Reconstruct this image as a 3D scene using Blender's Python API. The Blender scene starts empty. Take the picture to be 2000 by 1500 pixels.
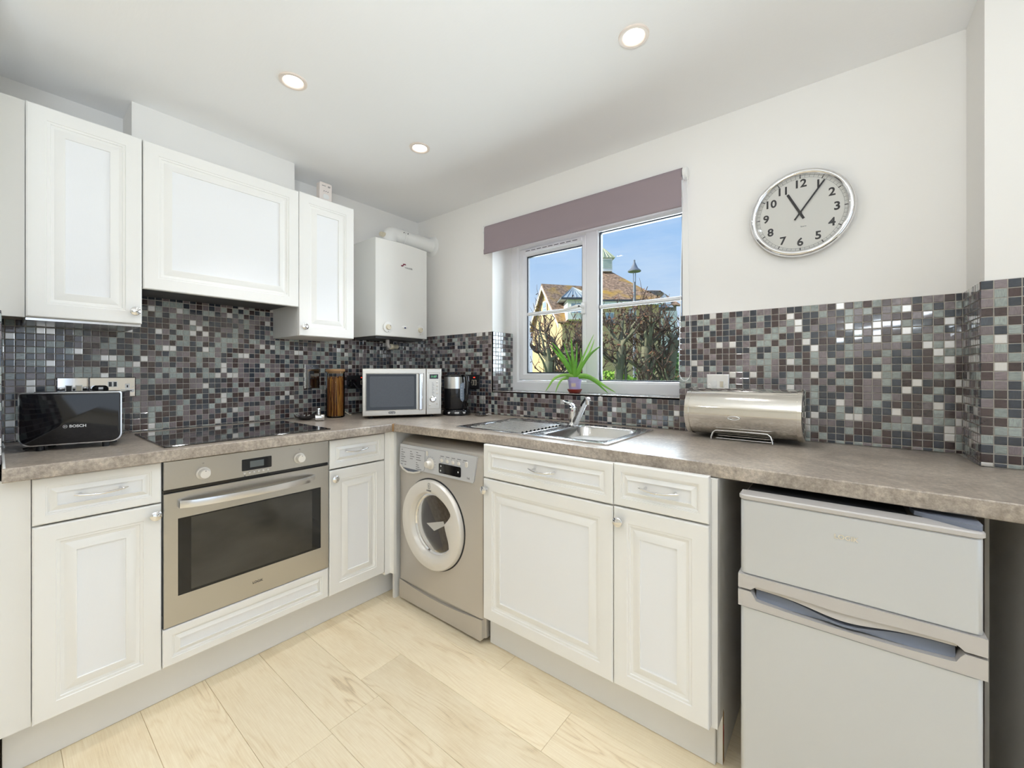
import bpy, bmesh, math, random
from mathutils import Matrix, Vector
random.seed(7)
PI = math.pi
S = bpy.context.scene
COL = S.collection

# ------------------------------------------------------------------ camera
FPX, YAW, HZ, CZ = 802.5, math.radians(38.6), 727.0, 1.175
cam = bpy.data.cameras.new('camera')
cam.sensor_fit = 'HORIZONTAL'; cam.sensor_width = 36.0
cam.lens = 36.0 * FPX / 2000.0
cam.shift_y = (HZ - 750.0) / 2000.0
cam.clip_start = 0.02; cam.clip_end = 500
camo = bpy.data.objects.new('camera', cam); COL.objects.link(camo)
camo.location = (0, 0, CZ); camo.rotation_euler = (PI / 2, 0, YAW)
S.camera = camo

# ------------------------------------------------------------------ world, sun, area lights, exposure
S.view_settings.view_transform = 'Standard'
S.view_settings.look = 'None'
S.view_settings.gamma = 1.0
S.view_settings.use_curve_mapping = False
S.view_settings.exposure = -0.02
S.cycles.max_bounces = 16
S.cycles.diffuse_bounces = 8
S.cycles.glossy_bounces = 6
S.cycles.transparent_max_bounces = 24
S.cycles.caustics_reflective = False
S.cycles.caustics_refractive = False
S.cycles.sample_clamp_indirect = 6.0
S.cycles.use_denoising = True

W = bpy.data.worlds.new('world'); S.world = W; W.use_nodes = True
wn, wl = W.node_tree.nodes, W.node_tree.links
wn.clear()
w_out = wn.new('ShaderNodeOutputWorld'); w_bg = wn.new('ShaderNodeBackground')
w_tc = wn.new('ShaderNodeTexCoord'); w_sep = wn.new('ShaderNodeSeparateXYZ')
w_ramp = wn.new('ShaderNodeValToRGB'); w_map = wn.new('ShaderNodeMapping')
w_noise = wn.new('ShaderNodeTexNoise'); w_cr = wn.new('ShaderNodeValToRGB'); w_mix = wn.new('ShaderNodeMixRGB')
wl.new(w_tc.outputs['Generated'], w_sep.inputs[0]); wl.new(w_sep.outputs['Z'], w_ramp.inputs[0])
e = w_ramp.color_ramp.elements
e[0].position = 0.0; e[0].color = (0.44, 0.51, 0.60, 1)
e[1].position = 0.5; e[1].color = (0.14, 0.30, 0.58, 1)
x = e.new(0.15); x.color = (0.36, 0.46, 0.60, 1)
x = e.new(0.30); x.color = (0.25, 0.39, 0.60, 1)
w_map.inputs['Scale'].default_value = (2.0, 2.0, 9.0); w_map.inputs['Rotation'].default_value = (0.12, 0.05, 0)
wl.new(w_tc.outputs['Generated'], w_map.inputs[0]); wl.new(w_map.outputs[0], w_noise.inputs[0])
w_noise.inputs['Scale'].default_value = 1.6; w_noise.inputs['Detail'].default_value = 7
w_noise.inputs['Roughness'].default_value = 0.55
wl.new(w_noise.outputs[0], w_cr.inputs[0])
w_cr.color_ramp.elements[0].position = 0.42; w_cr.color_ramp.elements[0].color = (0, 0, 0, 1)
w_cr.color_ramp.elements[1].position = 0.78; w_cr.color_ramp.elements[1].color = (0.65, 0.65, 0.65, 1)
wl.new(w_cr.outputs[0], w_mix.inputs[0]); wl.new(w_ramp.outputs[0], w_mix.inputs[1])
w_mix.inputs[2].default_value = (0.55, 0.59, 0.65, 1)
wl.new(w_mix.outputs[0], w_bg.inputs[0]); w_bg.inputs[1].default_value = 1.6
wl.new(w_bg.outputs[0], w_out.inputs[0])

def light(name, kind, loc, power, color=(1, 1, 1), size=None, direction=None, size_y=None):
    d = bpy.data.lights.new(name, kind); d.energy = power; d.color = color
    if kind == 'AREA':
        d.shape = 'RECTANGLE' if size_y else 'DISK'
        d.size = size
        if size_y: d.size_y = size_y
    elif size is not None and kind in ('POINT', 'SPOT'):
        d.shadow_soft_size = size
    o = bpy.data.objects.new(name, d); COL.objects.link(o); o.location = loc
    if direction is not None:
        o.rotation_euler = Vector(direction).to_track_quat('-Z', 'Y').to_euler()
    return o
sun = light('sun', 'SUN', (0, 0, 30), 7.5, (1.0, 0.92, 0.80), direction=(0.62, 0.62, -0.52)); sun.data.angle = 0.009
# added cool fill light at an assumed opening, out of frame on the right
light('fill_right', 'AREA', (2.66, -0.75, 1.2), 11.5, (0.79, 0.90, 1.0), size=2.6, size_y=1.9, direction=(-1, 0.12, -0.02))
# daylight through the kitchen window (the sky outside it)
light('daylight_window', 'AREA', (-1.14, 2.45, 1.64), 40, (0.80, 0.90, 1.0), size=1.1, size_y=1.0, direction=(0.1, -1, -0.15))
# added unseen upward light beside the camera, brightens the ceiling
light('ceiling_fill', 'AREA', (0.2, -0.35, 1.5), 31, (0.83, 0.92, 1.0), size=0.6, direction=(-0.12, 0.15, 1))
# added fill lights at ceiling height over the unseen rest of the room
for k, (lx, ly) in enumerate([(-0.53, 0.15), (0.55, 0.4), (-1.35, -1.1), (-0.2, -1.3), (1.0, -1.2), (1.7, 0.5)]):
    light('room_fill', 'AREA', (lx, ly, 2.262), 1.2, (0.90, 0.94, 1.0), size=0.10, direction=(0, 0, -1))
    sp = light('room_fill_spot', 'SPOT', (lx, ly, 2.26), 10, (0.92, 0.94, 0.98), size=0.03, direction=(0, 0, -1))
    sp.data.spot_size = math.radians(88); sp.data.spot_blend = 0.55

# ------------------------------------------------------------------ materials
def srgb(r, g, b):
    f = lambda v: (v / 255 / 12.92) if v / 255 <= 0.04045 else ((v / 255 + 0.055) / 1.055) ** 2.4
    return (f(r), f(g), f(b), 1.0)
MATS = {}
def mat(name, color, rough=0.5, metal=0.0, spec=0.5, coat=0.0, emit=None, estr=0.0, bump=None, vary=None, trans=0.0, sheen=0.0):
    """bump=(scale, strength, (sx,sy,sz)); vary=(scale, amount, (sx,sy,sz)) modulates the colour"""
    m = bpy.data.materials.new(name); m.use_nodes = True
    n, l = m.node_tree.nodes, m.node_tree.links
    p = n['Principled BSDF']
    p.inputs['Base Color'].default_value = color
    p.inputs['Roughness'].default_value = rough
    p.inputs['Metallic'].default_value = metal
    p.inputs['Specular IOR Level'].default_value = spec
    p.inputs['Coat Weight'].default_value = coat
    p.inputs['Coat Roughness'].default_value = 0.05
    if trans: p.inputs['Transmission Weight'].default_value = trans
    if emit: p.inputs['Emission Color'].default_value = emit; p.inputs['Emission Strength'].default_value = estr
    tc = None
    if bump or vary: tc = n.new('ShaderNodeTexCoord')
    if vary:
        mp = n.new('ShaderNodeMapping'); mp.inputs['Scale'].default_value = vary[2]
        no = n.new('ShaderNodeTexNoise'); no.inputs['Scale'].default_value = vary[0]; no.inputs['Detail'].default_value = 5
        mr = n.new('ShaderNodeMapRange'); mr.inputs[1].default_value = 0.3; mr.inputs[2].default_value = 0.7
        mr.inputs[3].default_value = 1 - vary[1]; mr.inputs[4].default_value = 1 + vary[1]
        mx = n.new('ShaderNodeVectorMath'); mx.operation = 'SCALE'; mx.inputs[0].default_value = color[:3]
        l.new(tc.outputs['Object'], mp.inputs[0]); l.new(mp.outputs[0], no.inputs[0]); l.new(no.outputs[0], mr.inputs[0])
        l.new(mr.outputs[0], mx.inputs['Scale']); l.new(mx.outputs[0], p.inputs['Base Color'])
    if bump:
        mp2 = n.new('ShaderNodeMapping'); mp2.inputs['Scale'].default_value = bump[2]
        no2 = n.new('ShaderNodeTexNoise'); no2.inputs['Scale'].default_value = bump[0]; no2.inputs['Detail'].default_value = 4
        bp = n.new('ShaderNodeBump'); bp.inputs['Strength'].default_value = bump[1]; bp.inputs['Distance'].default_value = 0.002
        l.new(tc.outputs['Object'], mp2.inputs[0]); l.new(mp2.outputs[0], no2.inputs[0]); l.new(no2.outputs[0], bp.inputs['Height'])
        l.new(bp.outputs[0], p.inputs['Normal'])
    MATS[name] = m
    return m
ONE = (1, 1, 1)
M_wall = mat('wall_paint', srgb(238, 236, 233), 0.75, spec=0.25, bump=(60, 0.10, ONE))
M_ceil = mat('ceiling_paint', srgb(241, 241, 242), 0.8, spec=0.2, bump=(25, 0.18, (1, 6, 1)))
M_grout = mat('grout', srgb(196, 189, 180), 0.8)
M_frame = mat('painted_door_frame', srgb(237, 236, 233), 0.42, spec=0.45, bump=(70, 0.05, (14, 14, 1)))
M_panel = mat('painted_door_panel', srgb(236, 237, 239), 0.45, spec=0.4, bump=(70, 0.10, (14, 14, 1)))
M_carc = mat('white_laminate', srgb(232, 231, 228), 0.5)
M_plinth = mat('plinth_laminate', srgb(226, 225, 223), 0.5)
M_chrome = mat('chrome', (0.82, 0.82, 0.83, 1), 0.06, metal=1.0)
M_steel = mat('brushed_steel', (0.53, 0.515, 0.49, 1), 0.27, metal=1.0, bump=(40, 0.06, (1, 1, 60)))
M_steel_m = mat('warm_brushed_steel', (0.58, 0.54, 0.48, 1), 0.30, metal=1.0, bump=(40, 0.05, (1, 1, 60)))
M_steel_h = mat('brushed_steel_bar', (0.74, 0.74, 0.75, 1), 0.24, metal=1.0)
M_sink = mat('sink_steel', (0.74, 0.74, 0.74, 1), 0.16, metal=1.0)
M_black = mat('gloss_black', (0.006, 0.006, 0.008, 1), 0.08, spec=0.6)
M_blackm = mat('matt_black', (0.012, 0.012, 0.014, 1), 0.45)
M_hob = mat('hob_glass', (0.004, 0.004, 0.005, 1), 0.03, spec=0.9, coat=1.0)
M_ovenglass = mat('oven_glass', (0.010, 0.010, 0.010, 1), 0.05, spec=0.5)
M_oveninner = mat('oven_inner_window', (0.045, 0.042, 0.036, 1), 0.08, spec=0.5, vary=(3, 0.35, (1, 1, 2)))
M_silver = mat('silver_paint', srgb(194, 188, 180), 0.34, metal=0.40, spec=0.5)
M_silver_l = mat('light_silver_plastic', srgb(226, 221, 213), 0.33, metal=0.2)
M_panelblue = mat('panel_silver', srgb(204, 205, 208), 0.38, metal=0.2)
M_fridge = mat('fridge_silver', srgb(202, 204, 206), 0.36, metal=0.25, bump=(420, 0.05, ONE))
M_fridge_t = mat('fridge_trim', srgb(192, 188, 185), 0.42, metal=0.15)
M_greyd = mat('dark_grey_plastic', srgb(70, 70, 72), 0.5)
M_greyb = mat('blue_grey_plastic', srgb(120, 126, 140), 0.45)
M_boiler = mat('boiler_enamel', srgb(236, 236, 233), 0.10, spec=0.55, coat=0.4)
M_white = mat('white_plastic', srgb(236, 236, 234), 0.35)
M_upvc = mat('white_upvc', srgb(238, 238, 240), 0.28, spec=0.5)
M_cream = mat('cream_plastic', srgb(218, 208, 186), 0.45)
M_blind = mat('blind_fabric', srgb(150, 137, 142), 0.85, spec=0.15, bump=(900, 0.12, ONE))
M_gasket = mat('window_gasket', srgb(40, 48, 58), 0.4)
M_dial = mat('clock_dial', srgb(232, 230, 224), 0.6)
M_ink = mat('ink', srgb(38, 34, 34), 0.5)
M_inkgrey = mat('grey_ink', srgb(95, 95, 100), 0.5)
M_inkwhite = mat('white_ink', srgb(225, 225, 225), 0.5)
M_aloe = mat('aloe_leaf', srgb(98, 160, 40), 0.38, spec=0.5, vary=(18, 0.28, (1, 1, 1)))
M_aloe_l = mat('aloe_leaf_pale', srgb(140, 190, 84), 0.4, vary=(14, 0.2, ONE))
M_pot = mat('lilac_pot', srgb(176, 164, 206), 0.4)
M_soil = mat('soil', srgb(70, 50, 36), 0.95, bump=(120, 0.8, ONE))
M_saucer = mat('terracotta_saucer', srgb(150, 54, 40), 0.4)
M_sticker = mat('paper_sticker', srgb(214, 196, 178), 0.7)
M_wood_lid = mat('bamboo', srgb(176, 136, 92), 0.5, vary=(20, 0.12, (1, 1, 8)))
M_pasta = mat('spaghetti', srgb(204, 146, 72), 0.45)
M_pasta_d = mat('spaghetti_dark', srgb(150, 86, 42), 0.5)
M_pasta_b = mat('spaghetti_brown', srgb(104, 60, 36), 0.5)
M_cutl = mat('dark_resin', srgb(58, 56, 58), 0.25, spec=0.6)
M_red = mat('red_neon', srgb(200, 40, 30), 0.4, emit=(1, 0.06, 0.03, 1), estr=1.5)
M_redlam = mat('red_tape', srgb(170, 20, 40), 0.5)
M_chip = mat('raw_chipboard', srgb(150, 118, 80), 0.9)
M_green_led = mat('green_led', (0.05, 0.3, 0.1, 1), 0.4, emit=(0.25, 0.95, 0.45, 1), estr=0.8)
M_lcd = mat('lcd_grey', srgb(96, 102, 104), 0.25)
M_win_blue = mat('water_gauge', srgb(150, 164, 182), 0.12, spec=0.6)
M_lamp = mat('lamp_face', (1, 1, 1, 1), 0.4, emit=(1.0, 0.93, 0.86, 1), estr=9.0)
M_ring = mat('lamp_ring', srgb(226, 214, 204), 0.35)
M_brand_red = mat('maroon_ink', srgb(120, 40, 66), 0.4)

def glass_mat(name, tint, ior=1.45, rough=0.0, boost=1.0):
    m = bpy.data.materials.new(name); m.use_nodes = True
    n, l = m.node_tree.nodes, m.node_tree.links
    n.clear()
    o = n.new('ShaderNodeOutputMaterial'); mix = n.new('ShaderNodeMixShader'); fr = n.new('ShaderNodeFresnel')
    tr = n.new('ShaderNodeBsdfTransparent'); gl = n.new('ShaderNodeBsdfGlossy')
    fr.inputs[0].default_value = ior; tr.inputs[0].default_value = tint
    gl.inputs['Roughness'].default_value = rough
    l.new(fr.outputs[0], mix.inputs[0]); l.new(tr.outputs[0], mix.inputs[1]); l.new(gl.outputs[0], mix.inputs[2])
    l.new(mix.outputs[0], o.inputs[0])
    return m
M_glass = glass_mat('window_glass', (0.97, 0.985, 0.985, 1), 1.25)
M_jarglass = glass_mat('jar_glass', (0.97, 0.98, 0.98, 1), 1.26)
M_drumglass = glass_mat('drum_door_glass', (0.80, 0.79, 0.78, 1), 1.18, 0.02)
M_clockglass = glass_mat('clock_glass', (0.99, 0.99, 0.99, 1), 1.25)

def tile_mat(name, col, rough, metal=0.0, streak=0.25, coat=0.6, var=0.18, bumps=0.25):
    m = bpy.data.materials.new(name); m.use_nodes = True
    n, l = m.node_tree.nodes, m.node_tree.links
    p = n['Principled BSDF']
    p.inputs['Roughness'].default_value = rough; p.inputs['Metallic'].default_value = metal
    p.inputs['Coat Weight'].default_value = coat; p.inputs['Coat Roughness'].default_value = 0.04
    tc = n.new('ShaderNodeTexCoord'); oi = n.new('ShaderNodeObjectInfo'); ge = n.new('ShaderNodeNewGeometry')
    ad = n.new('ShaderNodeMath'); ad.operation = 'ADD'
    l.new(oi.outputs['Random'], ad.inputs[0]); l.new(ge.outputs['Random Per Island'], ad.inputs[1])
    fr = n.new('ShaderNodeMath'); fr.operation = 'FRACT'; l.new(ad.outputs[0], fr.inputs[0])
    sc = n.new('ShaderNodeMath'); sc.operation = 'MULTIPLY'; sc.inputs[1].default_value = 40; l.new(ad.outputs[0], sc.inputs[0])
    va = n.new('ShaderNodeVectorMath'); va.operation = 'ADD'
    cm = n.new('ShaderNodeCombineXYZ'); l.new(sc.outputs[0], cm.inputs[0]); l.new(sc.outputs[0], cm.inputs[1])
    mp = n.new('ShaderNodeMapping'); mp.inputs['Scale'].default_value = (1, 9, 1) if streak > 0 else ONE
    l.new(tc.outputs['Object'], mp.inputs[0]); l.new(mp.outputs[0], va.inputs[0]); l.new(cm.outputs[0], va.inputs[1])
    no = n.new('ShaderNodeTexNoise'); no.inputs['Scale'].default_value = 75; no.inputs['Detail'].default_value = 3
    l.new(va.outputs[0], no.inputs[0])
    mr = n.new('ShaderNodeMapRange'); mr.inputs[1].default_value = 0.3; mr.inputs[2].default_value = 0.7
    mr.inputs[3].default_value = 1 - abs(streak); mr.inputs[4].default_value = 1 + abs(streak)
    l.new(no.outputs[0], mr.inputs[0])
    mr2 = n.new('ShaderNodeMapRange'); mr2.inputs[3].default_value = 1 - var; mr2.inputs[4].default_value = 1 + var
    l.new(fr.outputs[0], mr2.inputs[0])
    mu = n.new('ShaderNodeMath'); mu.operation = 'MULTIPLY'; l.new(mr.outputs[0], mu.inputs[0]); l.new(mr2.outputs[0], mu.inputs[1])
    vs = n.new('ShaderNodeVectorMath'); vs.operation = 'SCALE'; vs.inputs[0].default_value = col[:3]
    l.new(mu.outputs[0], vs.inputs['Scale']); l.new(vs.outputs[0], p.inputs['Base Color'])
    bp = n.new('ShaderNodeBump'); bp.inputs['Strength'].default_value = bumps; bp.inputs['Distance'].default_value = 0.0006
    l.new(no.outputs[0], bp.inputs['Height']); l.new(bp.outputs[0], p.inputs['Normal'])
    return m
TILE_M = [tile_mat('tile_charcoal', srgb(52, 58, 68), 0.16, coat=1.0),
          tile_mat('tile_brown', srgb(66, 50, 50), 0.18, coat=1.0),
          tile_mat('tile_taupe', srgb(122, 111, 114), 0.2, coat=0.9),
          tile_mat('tile_sage', srgb(152, 160, 156), 0.2, streak=0.32, coat=0.9),
          tile_mat('tile_silver', srgb(222, 220, 218), 0.30, metal=0.55, streak=0.04, coat=0.1, var=0.08, bumps=0.05)]
TILE_W = [0.27, 0.25, 0.205, 0.205, 0.07]

def stone_mat(name, base, dark, light_):
    m = bpy.data.materials.new(name); m.use_nodes = True
    n, l = m.node_tree.nodes, m.node_tree.links
    p = n['Principled BSDF']; p.inputs['Roughness'].default_value = 0.30; p.inputs['Specular IOR Level'].default_value = 0.5
    tc = n.new('ShaderNodeTexCoord')
    mp = n.new('ShaderNodeMapping'); mp.inputs['Scale'].default_value = (1, 1, 1)
    l.new(tc.outputs['Object'], mp.inputs[0])
    n1 = n.new('ShaderNodeTexNoise'); n1.inputs['Scale'].default_value = 5; n1.inputs['Detail'].default_value = 9; n1.inputs['Roughness'].default_value = 0.7
    n1.inputs['Distortion'].default_value = 1.2
    n2 = n.new('ShaderNodeTexNoise'); n2.inputs['Scale'].default_value = 95; n2.inputs['Detail'].default_value = 4
    n3 = n.new('ShaderNodeTexNoise'); n3.inputs['Scale'].default_value = 340; n3.inputs['Detail'].default_value = 2
    for q in (n1, n2, n3): l.new(mp.outputs[0], q.inputs[0])
    r1 = n.new('ShaderNodeValToRGB'); l.new(n1.outputs[0], r1.inputs[0])
    r1.color_ramp.elements[0].position = 0.3; r1.color_ramp.elements[0].color = dark
    r1.color_ramp.elements[1].position = 0.72; r1.color_ramp.elements[1].color = light_
    k = r1.color_ramp.elements.new(0.5); k.color = base
    r2 = n.new('ShaderNodeMapRange'); r2.inputs[1].default_value = 0.3; r2.inputs[2].default_value = 0.7; r2.inputs[3].default_value = 0.72; r2.inputs[4].default_value = 1.2
    l.new(n2.outputs[0], r2.inputs[0])
    r3 = n.new('ShaderNodeMapRange'); r3.inputs[1].default_value = 0.3; r3.inputs[2].default_value = 0.7; r3.inputs[3].default_value = 0.85; r3.inputs[4].default_value = 1.12
    l.new(n3.outputs[0], r3.inputs[0])
    mu = n.new('ShaderNodeMath'); mu.operation = 'MULTIPLY'; l.new(r2.outputs[0], mu.inputs[0]); l.new(r3.outputs[0], mu.inputs[1])
    vs = n.new('ShaderNodeVectorMath'); vs.operation = 'SCALE'; l.new(r1.outputs[0], vs.inputs[0]); l.new(mu.outputs[0], vs.inputs['Scale'])
    l.new(vs.outputs[0], p.inputs['Base Color'])
    return m
M_stone = stone_mat('worktop_laminate', srgb(168, 156, 143), srgb(136, 125, 115), srgb(196, 184, 170))

def wood_floor():
    m = bpy.data.materials.new('floor_wood'); m.use_nodes = True
    n, l = m.node_tree.nodes, m.node_tree.links
    p = n['Principled BSDF']; p.inputs['Roughness'].default_value = 0.42; p.inputs['Specular IOR Level'].default_value = 0.4
    tc = n.new('ShaderNodeTexCoord'); oi = n.new('ShaderNodeObjectInfo')
    mul = n.new('ShaderNodeMath'); mul.operation = 'MULTIPLY'; mul.inputs[1].default_value = 57.0; l.new(oi.outputs['Random'], mul.inputs[0])
    cm = n.new('ShaderNodeCombineXYZ'); l.new(mul.outputs[0], cm.inputs[0]); l.new(mul.outputs[0], cm.inputs[1])
    ad = n.new('ShaderNodeVectorMath'); ad.operation = 'ADD'; l.new(tc.outputs['Object'], ad.inputs[0]); l.new(cm.outputs[0], ad.inputs[1])
    def noise(scale, sx, sy, det, rough=0.5, dist=0.0):
        mp = n.new('ShaderNodeMapping'); mp.inputs['Scale'].default_value = (sx, sy, 1)
        l.new(ad.outputs[0], mp.inputs[0])
        q = n.new('ShaderNodeTexNoise'); q.inputs['Scale'].default_value = scale; q.inputs['Detail'].default_value = det
        q.inputs['Roughness'].default_value = rough; q.inputs['Distortion'].default_value = dist
        l.new(mp.outputs[0], q.inputs[0]); return q.outputs[0]
    def math_(op, a, b=None):
        q = n.new('ShaderNodeMath'); q.operation = op
        for i, v in enumerate((a, b)):
            if v is None: continue
            if isinstance(v, (int, float)): q.inputs[i].default_value = v
            else: l.new(v, q.inputs[i])
        return q.outputs[0]
    big = noise(1.5, 1.0, 6.5, 2, 0.4)                       # cathedral figure
    rings = math_('SINE', math_('MULTIPLY', big, 95))
    rings = math_('POWER', math_('MULTIPLY', math_('ADD', rings, 1.0), 0.5), 3.0)
    mask = noise(1.7, 1.0, 3.0, 3, 0.6)
    mk = n.new('ShaderNodeMapRange'); mk.inputs[1].default_value = 0.45; mk.inputs[2].default_value = 0.65; l.new(mask, mk.inputs[0])
    rings = math_('MULTIPLY', rings, mk.outputs[0])
    fine = noise(10, 1.0, 26, 5, 0.6)
    fm = n.new('ShaderNodeMapRange'); fm.inputs[1].default_value = 0.35; fm.inputs[2].default_value = 0.7; l.new(fine, fm.inputs[0])
    saw = noise(60, 4.0, 0.6, 2)
    blot = noise(2.2, 1.0, 2.4, 4, 0.6)
    bm_ = n.new('ShaderNodeMapRange'); bm_.inputs[1].default_value = 0.52; bm_.inputs[2].default_value = 0.78; l.new(blot, bm_.inputs[0])
    fac = math_('ADD', math_('MULTIPLY', rings, 0.34), math_('MULTIPLY', fm.outputs[0], 0.26))
    fac = math_('ADD', fac, math_('MULTIPLY', bm_.outputs[0], 0.34))
    fac = math_('ADD', fac, math_('MULTIPLY', saw, 0.12))
    rp = n.new('ShaderNodeValToRGB'); l.new(fac, rp.inputs[0])
    el = rp.color_ramp.elements
    el[0].position = 0.05; el[0].color = srgb(243, 230, 202)
    el[1].position = 0.95; el[1].color = srgb(160, 136, 102)
    k = el.new(0.4); k.color = srgb(229, 211, 178)
    v2 = n.new('ShaderNodeMapRange'); v2.inputs[3].default_value = 0.93; v2.inputs[4].default_value = 1.05; l.new(oi.outputs['Random'], v2.inputs[0])
    vs = n.new('ShaderNodeVectorMath'); vs.operation = 'SCALE'; l.new(rp.outputs[0], vs.inputs[0]); l.new(v2.outputs[0], vs.inputs['Scale'])
    l.new(vs.outputs[0], p.inputs['Base Color'])
    bp = n.new('ShaderNodeBump'); bp.inputs['Strength'].default_value = 0.12; bp.inputs['Distance'].default_value = 0.001
    bp.invert = True
    l.new(fac, bp.inputs['Height']); l.new(bp.outputs[0], p.inputs['Normal'])
    return m
M_floor = wood_floor()

# exterior materials
M_brick = mat('buff_brick', srgb(206, 182, 138), 0.9, vary=(9, 0.12, (1, 1, 4)), bump=(40, 0.3, (1, 1, 4)))
def roof_mat():
    m = bpy.data.materials.new('clay_roof'); m.use_nodes = True
    n, l = m.node_tree.nodes, m.node_tree.links
    p = n['Principled BSDF']; p.inputs['Roughness'].default_value = 0.9
    tc = n.new('ShaderNodeTexCoord')
    a = n.new('ShaderNodeTexNoise'); a.inputs['Scale'].default_value = 5.5; a.inputs['Detail'].default_value = 3
    b = n.new('ShaderNodeTexNoise'); b.inputs['Scale'].default_value = 0.8; b.inputs['Detail'].default_value = 5
    l.new(tc.outputs['Object'], a.inputs[0]); l.new(tc.outputs['Object'], b.inputs[0])
    r = n.new('ShaderNodeValToRGB'); l.new(a.outputs[0], r.inputs[0])
    r.color_ramp.elements[0].position = 0.35; r.color_ramp.elements[0].color = srgb(104, 84, 68)
    r.color_ramp.elements[1].position = 0.7; r.color_ramp.elements[1].color = srgb(176, 146, 122)
    r2 = n.new('ShaderNodeValToRGB'); l.new(b.outputs[0], r2.inputs[0])
    r2.color_ramp.elements[0].position = 0.52; r2.color_ramp.elements[0].color = (0, 0, 0, 1)
    r2.color_ramp.elements[1].position = 0.72; r2.color_ramp.elements[1].color = (1, 1, 1, 1)
    mx = n.new('ShaderNodeMixRGB'); l.new(r2.outputs[0], mx.inputs[0]); l.new(r.outputs[0], mx.inputs[1]); mx.inputs[2].default_value = srgb(176, 140, 56)
    l.new(mx.outputs[0], p.inputs['Base Color'])
    return m
M_roof = roof_mat()
M_lead = mat('seamed_metal_roof', srgb(170, 180, 186), 0.45, metal=0.3)
M_extwhite = mat('exterior_white', srgb(240, 240, 238), 0.6)
M_extdark = mat('exterior_gutter', srgb(60, 66, 76), 0.5)
M_extglass = mat('exterior_window_glass', srgb(150, 172, 200), 0.1, spec=0.8)
M_lampgrey = mat('lamp_post_grey', srgb(120, 126, 136), 0.5, metal=0.3)
M_bark = mat('bark', srgb(122, 122, 100), 0.9, vary=(6, 0.4, (1, 1, 0.4)), bump=(40, 0.5, ONE))
M_twig = mat('twig', srgb(86, 70, 62), 0.9, vary=(8, 0.3, ONE))
M_deadleaf = mat('dead_leaf', srgb(110, 74, 52), 0.9)
M_leafg = mat('shrub_leaf', srgb(128, 166, 54), 0.6, vary=(2, 0.35, ONE))
M_leafd = mat('shrub_leaf_dark', srgb(78, 116, 52), 0.6, vary=(2, 0.35, ONE))
M_grass = mat('lawn', srgb(124, 146, 70), 0.9, vary=(3, 0.25, ONE))

# ------------------------------------------------------------------ geometry helpers
def FR(kind, plane, rot=0):
    """local frame: u right, v up, w out of the face."""
    if kind == 'L':   # faces +x, u = y
        return Matrix(((0, 0, 1, plane), (1, 0, 0, 0), (0, 1, 0, 0), (0, 0, 0, 1)))
    if kind == 'R':   # faces -y, u = x
        return Matrix(((1, 0, 0, 0), (0, 0, -1, plane), (0, 1, 0, 0), (0, 0, 0, 1)))
    if kind == 'U':   # faces up: u = x, v = y
        return Matrix(((1, 0, 0, 0), (0, 1, 0, 0), (0, 0, 1, plane), (0, 0, 0, 1)))
    if kind == 'W':   # faces -x, u = -y
        return Matrix(((0, 0, -1, plane), (-1, 0, 0, 0), (0, 1, 0, 0), (0, 0, 0, 1)))
    if kind == 'D':   # faces down: u = x, v = -y
        return Matrix(((1, 0, 0, 0), (0, -1, 0, 0), (0, 0, -1, plane), (0, 0, 0, 1)))

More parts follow.
